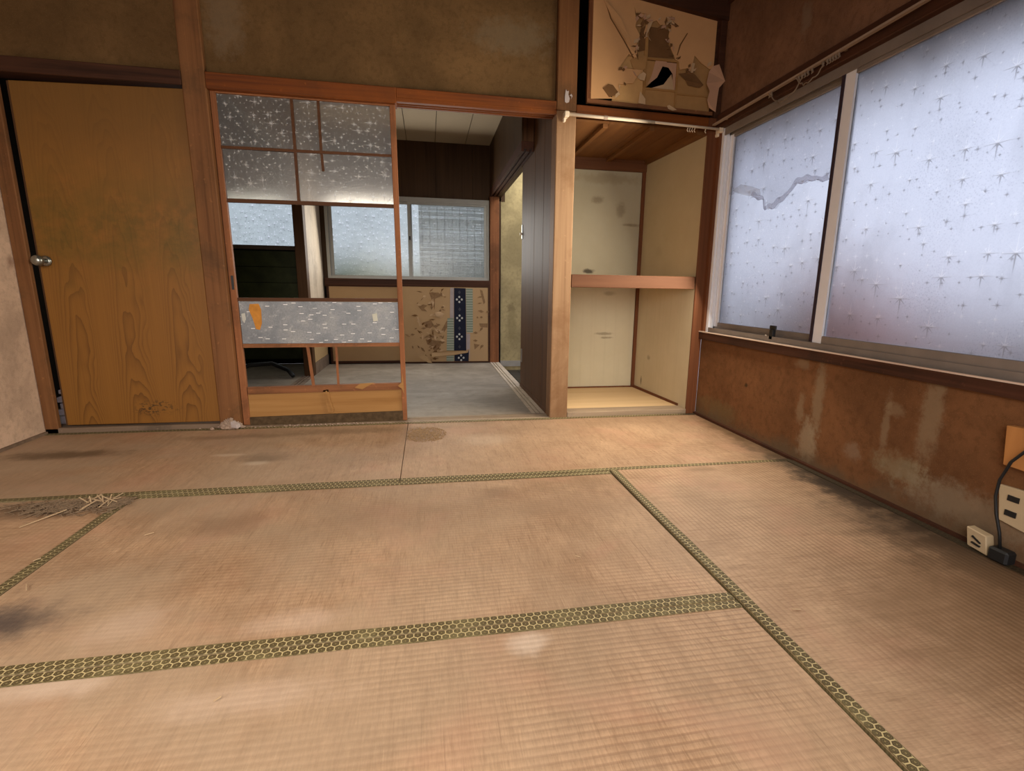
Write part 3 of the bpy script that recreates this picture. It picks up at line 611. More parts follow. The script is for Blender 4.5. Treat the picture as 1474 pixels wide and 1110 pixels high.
# ------------------------------------------------------------------ door_2 : broken glazed sliding door
d2 = thing('door_2', 'broken sliding door with star glass above, empty middle and kick panel', 'door', (1.34, 0.045, 0.0), kind='structure')
Y0, Y1 = 0.032, 0.058
bm = BM(); hexa(bm, [(0.907, Y0, 0.005), (0.941, Y0, 0.005), (0.941, Y1, 0.005), (0.907, Y1, 0.005), (0.907, Y0, 1.655), (0.930, Y0, 1.655), (0.930, Y1, 1.655), (0.907, Y1, 1.655)]); bev(bm, 0.002)
st = obj('stile', bm, m_redz, d2)
obj('finger_pull', Box(0.918, 0.930, Y0-0.001, Y0+0.004, 0.72, 0.79), m_black, st)
bm = BM(); hexa(bm, [(1.741, Y0, 0.005), (1.766, Y0, 0.005), (1.766, Y1, 0.005), (1.741, Y1, 0.005), (1.732, Y0, 1.66), (1.761, Y0, 1.66), (1.761, Y1, 1.66), (1.732, Y1, 1.66)]); bev(bm, 0.002)
st2 = obj('stile', bm, m_redz, d2)
obj('splinter', Poly([(1.722, 0.205), (1.742, 0.225), (1.748, 0.275), (1.752, 0.225), (1.755, 0.16), (1.742, 0.19)], Y0-0.006, th=0.005), m_kick, st2, 'pale splintered wood')
obj('top_rail', Box(0.93, 1.735, Y0, Y1, 1.634, 1.660), m_redx, d2)
def barx(name, x0, z0, x1, z1, hh, mat, y0=Y0+0.004, y1=Y1-0.004):
    bm = BM(); hexa(bm, [(x0, y0, z0-hh), (x1, y0, z1-hh), (x1, y1, z1-hh), (x0, y1, z0-hh), (x0, y0, z0+hh), (x1, y0, z1+hh), (x1, y1, z1+hh), (x0, y1, z0+hh)])
    return obj(name, bm, mat, d2)
barx('muntin', 0.930, 1.397, 1.733, 1.402, 0.0065, m_muntin)
barx('rail', 0.936, 1.153, 1.737, 1.158, 0.009, m_muntin)
def bary(name, x, z0, z1, hh, mat, y0=Y0+0.003, y1=Y1-0.003, x2=None):
    x2 = x if x2 is None else x2
    bm = BM(); hexa(bm, [(x2-hh, y0, z0), (x2+hh, y0, z0), (x2+hh, y1, z0), (x2-hh, y1, z0), (x-hh, y0, z1), (x+hh, y0, z1), (x+hh, y1, z1), (x-hh, y1, z1)])
    return obj(name, bm, mat, d2)
bary('muntin', 1.269, 1.404, 1.634, 0.0065, m_muntin); bary('muntin', 1.269, 1.162, 1.392, 0.0065, m_muntin)
bary('muntin', 1.392, 1.404, 1.634, 0.006, m_muntin); bary('muntin', 1.393, 1.311, 1.392, 0.006, m_muntin, x2=1.396)
gy0, gy1 = 0.0445, 0.0475
for x0, x1, z0, z1 in ((0.932, 1.2625, 1.404, 1.634), (1.2755, 1.386, 1.404, 1.634), (1.398, 1.734, 1.405, 1.634), (0.936, 1.2625, 1.163, 1.390), (1.2755, 1.737, 1.165, 1.393)):
    obj('glass_pane', Box(x0, x1, gy0, gy1, z0, z1), m_g_door, d2)
barx('rail', 0.938, 0.671, 1.741, 0.676, 0.009, m_muntin); barx('rail', 0.940, 0.432, 1.742, 0.436, 0.010, m_redx)
def mirror_glass():
    m = MT('frosted_star_glass_low'); p = m.pos(); co = m.vec(m.x, m.z, 0)
    g = m.noise(co, 130, 4, 0.75); b = m.noise(co, 7, 6, 0.7); b2 = m.noise(co, 30, 5, 0.7)
    v = m.nd('ShaderNodeTexVoronoi', {'Vector': co, 'Scale': 24.0}, voronoi_dimensions='2D')
    dlt = m.nd('ShaderNodeVectorMath', {0: co, 1: v.outputs['Position']}, operation='SUBTRACT').outputs[0]
    q = m.nd('ShaderNodeSeparateXYZ', {0: dlt}); ax = m.ma('ABSOLUTE', q.outputs[0]); ay = m.ma('ABSOLUTE', q.outputs[1])
    dash = m.ma('MULTIPLY', m.sstep(ax, 0.012, 0.009), m.sstep(ay, 0.0017, 0.0010))
    cr = m.nd('ShaderNodeSeparateColor', {0: v.outputs['Color']}).outputs[0]
    dash = m.ma('MULTIPLY', dash, m.sstep(cr, 0.35, 0.45))
    c = m.ramp(b, [(0.3, (0.135, 0.155, 0.180)), (0.52, (0.225, 0.243, 0.262)), (0.75, (0.35, 0.355, 0.35))])
    c = m.mix(m.sstep(g, 0.45, 0.65, 0, 0.55), c, (0.13, 0.14, 0.15)); c = m.mix(m.sstep(b2, 0.55, 0.7, 0, 0.5), c, (0.52, 0.53, 0.53))
    c = m.mix(dash, c, (0.95, 0.95, 0.95))
    return m.fin(c, 0.35, m.bump(m.ma('ADD', g, dash), 0.5, 0.002), 0.5)
lg = obj('glass_pane', Box(0.941, 1.742, gy0-0.004, gy1, 0.444, 0.664), mirror_glass(), d2, 'dusty grey star glass')
obj('rust_patch', Poly([(0.992, 0.648), (1.035, 0.650), (1.045, 0.62), (1.043, 0.55), (1.030, 0.515), (1.012, 0.520), (1.000, 0.575), (0.985, 0.62)], gy0-0.006, th=0.0015), plain('rust_stain', (0.50, 0.22, 0.045), 0.9, 0.1, var=0.4, scale=40), lg, 'orange stain stuck on the glass')
obj('tape_remnant', Poly([(1.600, 0.60), (1.625, 0.605), (1.628, 0.565), (1.605, 0.56)], gy0-0.006, th=0.0012), plain('pale_tape', (0.50, 0.50, 0.42), 0.8, 0.2), lg)
obj('tape_remnant', Poly([(0.948, 0.598), (0.965, 0.602), (0.967, 0.57), (0.958, 0.55), (0.950, 0.565)], gy0-0.006, th=0.0012), plain('grey_tape', (0.50, 0.50, 0.45), 0.8, 0.2), lg)
bm = BM(); bar(bm, (1.259, 0.044, 0.425), (1.276, 0.040, 0.204), 0.007, 0.007); obj('broken_muntin', bm, m_redz, d2, 'loose slanting stick')
bm = BM(); bar(bm, (1.404, 0.044, 0.425), (1.404, 0.042, 0.206), 0.0055, 0.006); obj('broken_muntin', bm, m_redz, d2)
barx('rail', 0.944, 0.193, 1.743, 0.203, 0.019, m_redx, Y0-0.001, Y1)
obj('kick_panel', (lambda b: (hexa(b, [(0.941, 0.040, 0.046), (1.743, 0.040, 0.058), (1.743, 0.052, 0.058), (0.941, 0.052, 0.046), (0.941, 0.040, 0.176), (1.743, 0.040, 0.184), (1.743, 0.052, 0.184), (0.941, 0.052, 0.176)]), b)[-1])(BM()), m_kick, d2)
bm = BM(); bar(bm, (1.337, 0.036, 0.190), (1.357, 0.036, 0.062), 0.014, 0.005); bar(bm, (1.340, 0.031, 0.185), (1.370, 0.031, 0.075), 0.004, 0.004)
obj('batten', bm, m_kick, d2, 'split batten on the kick panel')
bm = BM()
hexa(bm, [(0.941, 0.030, 0.002), (1.743, 0.030, 0.002), (1.743, 0.060, 0.002), (0.941, 0.060, 0.002), (0.941, 0.030, 0.048), (1.743, 0.030, 0.060), (1.743, 0.060, 0.060), (0.941, 0.060, 0.048)])
obj('bottom_rail', bm, m_rot, d2, 'rotten blackened bottom rail')
obj('splinter', Poly([(1.49, 0.200), (1.52, 0.222), (1.60, 0.226), (1.555, 0.205), (1.53, 0.190)], 0.028, th=0.004), m_kick, d2, 'pale splinter on the lower rail')

# ================================================================== TATAMI
def mat_(name, x0, x1, y0, y1, edge, label, surf, top=0.0):
    """edge: 'x' = cloth along the two sides running in x, 'y' = along the sides running in y"""
    t = thing('tatami_mat', label, 'tatami mat', ((x0+x1)/2, (y0+y1)/2, -0.05), 'tatami mats of the front room')
    bm = BM(); nx, ny = 24, 24
    rnd = random.Random(hash((round(x0*100), round(y0*100))) % 999)
    g = [[bm.verts.new((x0+(x1-x0)*i/nx, y0+(y1-y0)*j/ny, top-0.0005*rnd.random()*(0 < i < nx and 0 < j < ny))) for j in range(ny+1)] for i in range(nx+1)]
    for i in range(nx):
        for j in range(ny): bm.faces.new((g[i][j], g[i+1][j], g[i+1][j+1], g[i][j+1]))
    bx = [bm.verts.new(p) for p in ((x0, y0, -0.05), (x1, y0, -0.05), (x1, y1, -0.05), (x0, y1, -0.05))]
    bm.faces.new(bx[::-1])
    bm.faces.new([g[i][0] for i in range(nx, -1, -1)]+[bx[0], bx[1]]); bm.faces.new([g[i][ny] for i in range(nx+1)]+[bx[2], bx[3]])
    bm.faces.new([g[0][j] for j in range(ny+1)]+[bx[3], bx[0]]); bm.faces.new([g[nx][j] for j in range(ny, -1, -1)]+[bx[1], bx[2]])
    obj('rush_surface', bm, surf, t)
    hw = 0.0298
    for s in (0, 1):
        if edge == 'x': a0, a1, b0, b1 = x0, x1, (y0 if s == 0 else y1-hw), (y0+hw if s == 0 else y1)
        else: a0, a1, b0, b1 = y0, y1, (x0 if s == 0 else x1-hw), (x0+hw if s == 0 else x1)
        bm = BM(); uvl = bm.loops.layers.uv.new('UVMap'); N = 40
        def P(a, b, z): return (a, b, z) if edge == 'x' else (b, a, z)
        out = b0 if s == 0 else b1; inn = b1 if s == 0 else b0; e = 0.0012 if s == 0 else -0.0012
        prof = [(inn, top+0.0004), (inn, top+0.0022), (out+e*1.5, top+0.0026), (out-e*0.2, top-0.001), (out-e*0.2, -0.048)]
        R = []
        for i in range(N+1):
            a = a0+(a1-a0)*i/N
            wv = 0.0012*math.sin(a*7+b0*5)+0.0008*math.sin(a*23)
            R.append([bm.verts.new(P(a, b+(wv if k < 2 else 0), z)) for k, (b, z) in enumerate(prof)])
        for i in range(N):
            for k in range(4):
                f = bm.faces.new((R[i][k], R[i+1][k], R[i+1][k+1], R[i][k+1]))
                for lp in f.loops:
                    c = lp.vert.co; al, ac = (c.x, c.y) if edge == 'x' else (c.y, c.x)
                    lp[uvl].uv = (al, ac-b0+0.0076)
        bm.faces.new(R[0][::-1]); bm.faces.new(R[-1])
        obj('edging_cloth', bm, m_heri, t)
    return t
g = 0.0015
mat_('t', 0.014, 1.772-g, -0.935+g, -0.002, 'x', 'worn straw mat in front of the wooden door and glazed partition', m_tx)
mb = mat_('t', 1.772+g, 3.506, -0.935+g, -0.002, 'x', 'straw mat in front of the opening and closet with a frayed brown patch', m_tx)
mat_('t', 0.856+g, 2.634-g*2, -1.882+g, -0.935-g, 'x', 'central straw mat between the two long edging seams, dark stain at one end', m_tx, -0.002)
mat_('t', 0.856+g, 2.634-g*2, -2.82, -1.882-g, 'x', 'straw mat nearest the camera below the wide double edging seam', m_tx, -0.002)
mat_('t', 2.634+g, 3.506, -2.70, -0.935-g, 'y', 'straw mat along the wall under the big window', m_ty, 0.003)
ml = mat_('t', 0.014, 0.856-g, -2.70, -0.935-g, 'y', 'straw mat along the left wall with a torn corner of loose straw', m_ty, -0.001)
# frayed patch on the back right mat
rnd = random.Random(3); bm = BM()
for i in range(420):
    a = rnd.uniform(0, 6.283); r = math.sqrt(rnd.random())
    x, y = 1.865+0.112*r*math.cos(a), -0.262+0.135*r*math.sin(a)
    if x < 1.777: continue
    th = rnd.gauss(1.57, 0.5); L = rnd.uniform(0.008, 0.03); dz = rnd.uniform(0.001, 0.006)
    bar(bm, (x-L*math.cos(th)/2, y-L*math.sin(th)/2, 0.001), (x+L*math.cos(th)/2, y+L*math.sin(th)/2, dz), 0.0011, 0.0009, (0, 0, 1))
obj('frayed_patch', bm, plain('brown_frayed_rush', (0.33, 0.215, 0.12), 0.9, 0.1, var=0.5, scale=60), mb, 'oval of frayed brown rush', kind='stuff')
# loose straw on the left mat
bm = BM()
for i in range(420):
    x = rnd.gauss(0.70, 0.10); y = -0.972-abs(rnd.gauss(0, 0.048)); x = min(max(x, 0.40), 0.84)
    th = rnd.gauss(0.3, 0.7); L = rnd.uniform(0.02, 0.07)
    bar(bm, (x-L*math.cos(th)/2, y-L*math.sin(th)/2, 0.001+rnd.random()*0.005), (x+L*math.cos(th)/2, y+L*math.sin(th)/2, 0.002+rnd.random()*0.008), 0.0012, 0.001, (0, 0, 1))
obj('loose_straw', bm, m_strawd, ml, 'brown torn straw at the corner', kind='stuff')
bm = BM()
for i in range(15):
    x, y = rnd.gauss(0.755, 0.035), -1.0+rnd.gauss(0, 0.022); th = rnd.uniform(0, 3.1); L = rnd.uniform(0.03, 0.07)
    bar(bm, (x-L*math.cos(th)/2, y-L*math.sin(th)/2, 0.006), (x+L*math.cos(th)/2, y+L*math.sin(th)/2, 0.012+rnd.random()*0.02), 0.0016, 0.001, (0, 0, 1))
obj('pale_straw', bm, m_straw, ml, 'pale bent straw ends', kind='stuff')
bm = BM(); bar(bm, (0.636, -1.165, 0.002), (0.705, -1.06, 0.010), 0.0022, 0.0012, (0, 0, 1)); obj('straw_stalk', bm, m_straw, ml, 'one long pale stalk')
bm = BM()
for (x, y) in ((0.83, -1.40), (0.90, -1.55), (1.05, -1.28), (2.75, -1.95), (2.30, -1.62), (2.52, -2.02), (1.5, -2.02)):
    th = rnd.uniform(0, 3.1); L = rnd.uniform(0.012, 0.03)
    bar(bm, (x-L*math.cos(th)/2, y-L*math.sin(th)/2, 0.004), (x+L*math.cos(th)/2, y+L*math.sin(th)/2, 0.006), 0.001, 0.001, (0, 0, 1))
tag(obj('straw_bits', bm, m_straw), 'tiny pale straw bits scattered over the mats', 'straw', kind='stuff')

# crumbs at the foot of the post and a white scrap
def rubble(name, c, ext, nn, mat, label, seed, smin=0.004, smax=0.014):
    rr = random.Random(seed); bm = BM()
    for i in range(nn):
        x, y = rr.gauss(0, 0.4)*ext[0], -abs(rr.gauss(0, 0.5))*ext[1]; s = rr.uniform(smin, smax); h_ = ext[2]*max(0, 1-math.hypot(x/ext[0], y/ext[1]))
        r = bmesh.ops.create_icosphere(bm, subdivisions=1, radius=s)
        for v in r['verts']: v.co = Vector((v.co.x*rr.uniform(0.7, 1.3), v.co.y, v.co.z*0.7))+Vector((c[0]+x, c[1]+y, c[2]+s*0.75+h_*rr.random()))
    return tag(obj(name, bm, mat), label, 'rubble', kind='stuff')
rubble('plaster_crumbs', (0.855, -0.004, 0.0), (0.065, 0.028, 0.055), 150, m_dust, 'heap of crumbled plaster at the foot of the brown post', 5)
rubble('dust_line', (1.35, -0.004, 0.0), (0.60, 0.010, 0.006), 170, m_dust, 'line of crumbs along the foot of the broken sliding door', 6, 0.002, 0.006)
bm = BM(); hexa(bm, [(0.868, -0.042, 0.012), (0.903, -0.052, 0.008), (0.915, -0.028, 0.012), (0.878, -0.020, 0.016), (0.862, -0.030, 0.040), (0.898, -0.044, 0.026), (0.908, -0.020, 0.030), (0.872, -0.010, 0.046)]); bev(bm, 0.003)
tag(obj('plaster_scrap', bm, m_mauve), 'small pale scrap lying on the crumbs by the brown post', 'scrap')

# ================================================================== CLOSET
cl = thing('closet', 'open built-in closet with cream panels and a wooden mid shelf', 'closet', (3.07, 0.4, 0.0))
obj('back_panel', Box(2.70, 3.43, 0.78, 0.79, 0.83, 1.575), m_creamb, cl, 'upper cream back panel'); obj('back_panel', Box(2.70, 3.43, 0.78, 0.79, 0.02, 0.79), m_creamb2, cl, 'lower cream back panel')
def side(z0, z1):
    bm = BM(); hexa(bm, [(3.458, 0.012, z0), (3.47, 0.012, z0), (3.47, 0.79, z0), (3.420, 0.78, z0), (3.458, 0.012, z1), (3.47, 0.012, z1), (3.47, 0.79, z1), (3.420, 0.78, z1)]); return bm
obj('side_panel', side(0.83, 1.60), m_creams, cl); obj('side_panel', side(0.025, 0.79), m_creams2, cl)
obj('side_panel', Box(2.696, 2.706, 0.105, 0.78, 0.02, 1.60), m_creams, cl)
obj('corner_batten', Box(3.398, 3.432, 0.762, 0.781, 0.02, 1.575), m_cpost, cl)
bm = BM(); hexa(bm, [(3.452, 0.10, 0.026), (3.462, 0.10, 0.026), (3.432, 0.775, 0.026), (3.408, 0.775, 0.026), (3.450, 0.10, 0.044), (3.462, 0.10, 0.044), (3.432, 0.775, 0.044), (3.410, 0.775, 0.044)]); obj('side_skirting', bm, m_cpost, cl)
obj('back_skirting', Box(2.70, 3.40, 0.770, 0.78, 0.026, 0.036), m_cpost, cl)
obj('floor_board', Box(2.696, 3.47, 0.105, 0.79, 0.010, 0.027), m_ply, cl); obj('floor_sill', Box(2.696, 3.458, 0.0, 0.105, -0.05, 0.030, 0.002), m_sill, cl)
sh = obj('shelf_board', Box(2.70, 3.44, 0.03, 0.78, 0.806, 0.828), m_ply, cl)
obj('shelf_rail', Box(2.696, 3.452, 0.0, 0.045, 0.758, 0.830, 0.003), m_cbeam, sh, 'pale reddish front rail of the shelf')
for i in range(4): obj('ceiling_board', Box(2.70+i*0.19+0.001, 2.70+(i+1)*0.19-0.001, 0.02, 0.79, 1.626, 1.638), m_cboard, cl)
for x in (2.865, 3.135): obj('ceiling_joist', Box(x-0.014, x+0.014, 0.02, 0.77, 1.604, 1.626, 0.002), m_cboard, cl)
obj('ceiling_edge', Box(2.70, 3.43, 0.755, 0.785, 1.552, 1.626), m_cboardx, cl); obj('ceiling_edge', Box(3.400, 3.455, 0.02, 0.77, 1.600, 1.626), m_cboard, cl)
rubble('droppings', (3.03, 0.50, 0.828), (0.05, 0.03, 0.004), 26, m_black, 'dark droppings on the closet mid shelf', 9, 0.003, 0.006)
# upper cupboard
uc = thing('upper_cupboard', 'dark upper cupboard above the closet behind the torn panel', 'cupboard', (3.1, 0.3, 1.70))
obj('back_panel', Box(2.70, 3.5, 0.60, 0.61, 1.70, CZ), m_dark, uc); obj('floor_board', Box(2.70, 3.5, 0.10, 0.60, 1.690, 1.70), m_dark, uc)
obj('side_panel', Box(2.690, 2.70, 0.10, 0.60, 1.70, CZ), m_dark, uc); obj('side_panel', Box(3.50, 3.51, 0.10, 0.60, 1.70, CZ), m_dark, uc); obj('top_board', Box(2.69, 3.66, 0.0, 0.61, CZ, CZ+0.012), m_dark, uc); obj('side_panel', Box(3.63, 3.66, 0.0, 0.61, 1.60, CZ), m_dark, uc)
# torn sliding panel of the upper cupboard
tp = thing('sliding_panel', 'torn paper sliding panel with a ragged hole above the closet', 'sliding panel', (3.12, 0.03, 1.71))
bm = BM(); hexa(bm, [(2.757, 0.022, 1.722), (2.778, 0.022, 1.722), (2.778, 0.042, 1.722), (2.757, 0.042, 1.722), (2.753, 0.022, 2.285), (2.774, 0.022, 2.285), (2.774, 0.042, 2.285), (2.753, 0.042, 2.285)]); obj('frame_stile', bm, m_redz, tp)
bm = BM(); hexa(bm, [(3.472, 0.022, 1.708), (3.488, 0.022, 1.708), (3.488, 0.042, 1.708), (3.472, 0.042, 1.708), (3.472, 0.022, 2.185), (3.488, 0.022, 2.185), (3.488, 0.042, 2.185), (3.472, 0.042, 2.185)]); obj('frame_stile', bm, m_beamd, tp)
bm = BM(); hexa(bm, [(2.757, 0.021, 1.722), (3.486, 0.021, 1.708), (3.486, 0.043, 1.708), (2.757, 0.043, 1.722), (2.757, 0.021, 1.742), (3.486, 0.021, 1.726), (3.486, 0.043, 1.726), (2.757, 0.043, 1.742)]); obj('frame_rail', bm, m_redx, tp)
SHEET = [(2.774, 2.28), (3.03, 2.262), (3.478, 2.180), (3.486, 1.962), (3.45, 1.938), (3.397, 1.965), (3.354, 1.998), (3.348, 1.956), (3.34, 1.908), (3.322, 1.933), (3.273, 1.921), (3.266, 1.962), (3.246, 1.968), (3.234, 1.987), (3.207, 2.031), (3.196, 2.081), (3.208, 2.122), (3.208, 2.177), (3.192, 2.136), (3.177, 2.169), (3.173, 2.124), (3.144, 2.126), (3.125, 2.144), (3.098, 2.134), (3.076, 2.07), (3.062, 2.051), (3.057, 2.083), (3.072, 2.134), (3.05, 2.137), (3.033, 2.175), (3.02, 2.149), (3.007, 2.167), (2.997, 2.195), (3.011, 2.128), (3.008, 2.103), (3.035, 2.066), (3.019, 2.019), (3.025, 1.979), (3.014, 1.953), (2.98, 1.973), (2.931, 1.905), (3.063, 1.901), (3.029, 1.867), (3.012, 1.835), (2.929, 1.823), (2.934, 1.777), (2.878, 1.76), (2.915, 1.753), (2.778, 1.742)]
sheet = obj('paper_sheet', Poly(SHEET, 0.0225, th=0.002), m_paper, tp)
bm = BM()
box(bm, 2.90, 3.42, 0.0335, 0.0365, 1.964, 2.215)
box(bm, 3.262, 3.470, 0.0335, 0.0365, 1.722, 1.964); box(bm, 3.086, 3.262, 0.0335, 0.0365, 1.725, 1.822)
obj('backing_card', bm, m_kraft, tp)
obj('backing_card', Box(2.90, 3.086, 0.0335, 0.0365, 1.728, 1.964), plain('light_backing_card', (0.56, 0.325, 0.130), 0.9, 0.1, var=0.2, scale=14), tp, 'lighter tan card')
for x0, x1, z0, z1 in ((3.070, 3.086, 1.735, 2.13), (3.258, 3.270, 1.730, 2.0)):
    obj('lattice_bar', Box(x0, x1, 0.0275, 0.0335, z0, z1), m_kick, tp)
obj('lattice_bar', Box(3.086, 3.258, 0.0275, 0.0335, 1.812, 1.822), m_kick, tp); obj('lattice_bar', Box(3.086, 3.258, 0.0275, 0.0335, 1.958, 1.968), m_kick, tp); obj('lattice_bar', Box(2.93, 3.07, 0.0275, 0.0335, 1.903, 1.908), m_kick, tp); obj('lattice_bar', Box(3.27, 3.45, 0.0275, 0.0335, 1.800, 1.808), m_kick, tp)
FL = dict(
 FLAPR=([(3.444, 1.938), (3.481, 1.951), (3.521, 1.87), (3.492, 1.836), (3.487, 1.787), (3.482, 1.714), (3.444, 1.735), (3.428, 1.772), (3.437, 1.815), (3.414, 1.851), (3.428, 1.91)], -0.010, m_paper2, 0.016),
 FLAPB=([(3.268, 1.902), (3.339, 1.913), (3.365, 1.905), (3.417, 1.857), (3.396, 1.842), (3.326, 1.849), (3.312, 1.869)], 0.022, m_kraftd, 0.006),
 CREASE1=([(2.822, 2.235), (2.828, 2.235), (2.872, 2.13), (2.95, 2.035), (3.005, 1.957), (3.001, 1.955), (2.944, 2.032), (2.867, 2.128)], 0.0205, m_kraftd, 0.001),  # creases: thin dark strips drawing the shade along the folds
 CREASE2=([(2.905, 2.135), (2.911, 2.135), (2.965, 2.05), (2.975, 2.02), (2.968, 2.02), (2.955, 2.05)], 0.0205, m_kraftd, 0.001),
 CREASE3=([(3.30, 2.10), (3.306, 2.10), (3.27, 2.04), (3.255, 1.99), (3.25, 1.99), (3.262, 2.04)], 0.0205, m_kraftd, 0.001),
 INNER1=([(3.088, 1.957), (3.15, 1.957), (3.135, 1.91), (3.118, 1.85), (3.090, 1.826)], 0.0385, m_kraft, 0.003),
 INNER2=([(3.16, 1.957), (3.259, 1.957), (3.259, 1.824), (3.246, 1.824), (3.240, 1.905), (3.215, 1.932), (3.165, 1.938)], 0.0385, m_paper2, 0.003),
 FOLD=([(2.822, 2.212), (2.842, 2.214), (2.921, 2.134), (2.973, 2.05), (3.02, 1.956), (3.005, 1.957), (2.95, 2.038), (2.872, 2.132)], 0.016, m_paper, 0.004),
 FLAPC=([(3.04, 1.981), (3.082, 1.969), (3.077, 1.912), (3.051, 1.895), (3.008, 1.907), (2.988, 1.946)], 0.026, m_kraft, 0.004),
 SCRAP1=([(3.21, 1.736), (3.222, 1.740), (3.268, 1.719), (3.243, 1.713), (3.217, 1.721)], 0.014, m_scrap, 0.004),
 SCRAP2=([(3.051, 1.797), (3.084, 1.76), (3.084, 1.734), (3.043, 1.737)], 0.018, m_scrap, 0.004),
 PATCH=([(2.841, 1.796), (2.87, 1.819), (2.897, 1.816), (2.934, 1.777), (2.879, 1.755)], 0.019, m_kraftd, 0.001),
 CURL=([(3.137, 1.960), (3.205, 1.960), (3.182, 1.942), (3.15, 1.877), (3.121, 1.854), (3.097, 1.837), (3.119, 1.885)], 0.036, m_paper2, 0.006),
 CURL2=([(3.12, 1.824), (3.19, 1.846), (3.232, 1.900), (3.244, 1.86), (3.252, 1.824)], 0.036, m_scrap, 0.004),
 SHRED1=([(3.062, 2.051), (3.072, 2.119), (3.101, 2.137), (3.091, 2.111)], 0.014, m_scrap, 0.008),
 SHRED2=([(3.333, 1.908), (3.336, 1.955), (3.354, 1.956), (3.346, 1.909)], 0.014, m_scrap, 0.006),
 WHITE=([(3.032, 1.868), (3.063, 1.891), (3.079, 1.882), (3.072, 1.85), (3.048, 1.853)], 0.020, m_scrap, 0.008),
 GAP=([(3.04, 2.10), (3.075, 2.12), (3.070, 2.0), (3.03, 1.99)], 0.030, m_kraftd, 0.002),
 SLAB=([(3.09, 2.115), (3.20, 2.11), (3.195, 2.05), (3.24, 1.975), (3.09, 1.972)], 0.030, m_kraftd, 0.001),
)
for i, (k, (pts, y, mt, cu)) in enumerate(FL.items()): obj('torn_flap', Poly(pts, y, th=0.0012, curl=cu, seed=i), mt, tp)
rs = random.Random(21)
for mt, nm, cnt in ((m_kraftd, 'dark', 34), (m_scrap, 'pale', 22), (m_paper2, 'pinkish', 18)):  # dark shreds also stand in for shadow along the torn edge
    bm = BM()
    for q in range(cnt):
        k = rs.randrange(4, len(SHEET)-4); a, b = SHEET[k], SHEET[k+1]; t = rs.random(); x = a[0]+(b[0]-a[0])*t; z = a[1]+(b[1]-a[1])*t
        an = rs.uniform(0, 6.283); L = rs.uniform(0.012, 0.045); w = rs.uniform(0.003, 0.012)
        P = [(x, z), (x+L*0.6*math.cos(an)+w*math.sin(an), z+L*0.6*math.sin(an)-w*math.cos(an)), (x+L*math.cos(an), z+L*math.sin(an)), (x+L*0.4*math.cos(an)-w*math.sin(an), z+L*0.4*math.sin(an)+w*math.cos(an))]
        P = [(min(max(u, 2.79), 3.475), min(max(v, 1.735), 2.165)) for u, v in P]
        poly(bm, P, 0.0205-rs.random()*0.004, 0.0008, rs.uniform(0.002, 0.010), q)
    obj('torn_shreds', bm, mt, tp, nm+' shreds along the tear', kind='stuff')
# white tension rod
rod = thing('curtain_rod', 'yellowed white tension rod across the top of the closet', 'curtain rod', (3.08, -0.05, 1.63))
bm = BM(); tube(bm, [(2.640, -0.036, 1.640), (3.12, -0.040, 1.632)], 0.0085, 12); tube(bm, [(3.11, -0.040, 1.632), (3.508, -0.042, 1.622)], 0.0068, 12); obj('tube', bm, m_rodw, rod, smooth=True)
for (x, z, s) in ((2.632, 1.640, 1), (3.512, 1.6215, -1)):
    bm = BM(); box(bm, x-0.012, x+0.012, -0.052, -0.004, z-0.016, z+0.012); box(bm, x-0.014, x, -0.03, -0.004, z-0.034, z-0.016); bev(bm, 0.003); obj('end_bracket', bm, m_rodw, rod)
obj('collar', (lambda b: (tube(b, [(2.835, -0.038, 1.637), (2.855, -0.038, 1.637)], 0.011, 12), b)[-1])(BM()), m_rail, rod)
for x in (3.315, 3.328, 3.342, 3.356, 3.42):
    bm = BM(); tube(bm, [(x, -0.041, 1.618), (x-0.004, -0.041, 1.605), (x+0.003, -0.041, 1.597)], 0.0025, 6); obj('hook', bm, m_rodw, rod)
bm = BM(); poly(bm, [(2.640, 1.752), (2.658, 1.756), (2.665, 1.735), (2.672, 1.712), (2.663, 1.69), (2.650, 1.686), (2.640, 1.70)], -0.003, 0.002)
bm.free()
bm = BM(); poly(bm, [(2.629, 1.731), (2.634, 1.768), (2.640, 1.758), (2.650, 1.762), (2.648, 1.744), (2.656, 1.724), (2.652, 1.708), (2.640, 1.703), (2.630, 1.708)], -0.0035, 0.003); poly(bm, [(2.654, 1.740), (2.664, 1.748), (2.671, 1.738), (2.662, 1.722), (2.666, 1.736)], -0.0035, 0.003)
tag(obj('paper_scrap', bm, m_mauve), 'small torn white paper scrap stuck high on the pale post', 'scrap')
# curtain rail along the right wall
cr = thing('curtain_rail', 'faded curtain rail with gliders above the big window', 'curtain rail', (3.47, -1.0, 1.65))
bm = BM()
hexa(bm, [(3.464, -2.0, 1.664), (3.480, -2.0, 1.664), (3.480, -0.03, 1.640), (3.464, -0.03, 1.640), (3.464, -2.0, 1.672), (3.480, -2.0, 1.672), (3.480, -0.03, 1.648), (3.464, -0.03, 1.648)])
obj('track', bm, m_rail, cr)
for y in (-0.12, -0.95, -1.8): obj('bracket', Box(3.470, 3.502, y-0.006, y+0.006, 1.652-(y+0.03)*0.0122-0.006, 1.652-(y+0.03)*0.0122), m_raild, cr)
ys = [-0.52, -0.535, -0.72, -0.738, -0.757, -0.775, -0.80, -0.86, -0.885, -0.90, -0.915, -0.93, -0.945]
for y in ys:
    zt = 1.640-(y+0.03)*0.0122
    bm = BM(); tube(bm, [(3.472, y, zt+0.002), (3.472, y, zt-0.008), (3.472, y-0.006, zt-0.016), (3.472, y+0.002, zt-0.020)], [0.004, 0.005, 0.004, 0.002], 6); obj('glider', bm, m_raild, cr)
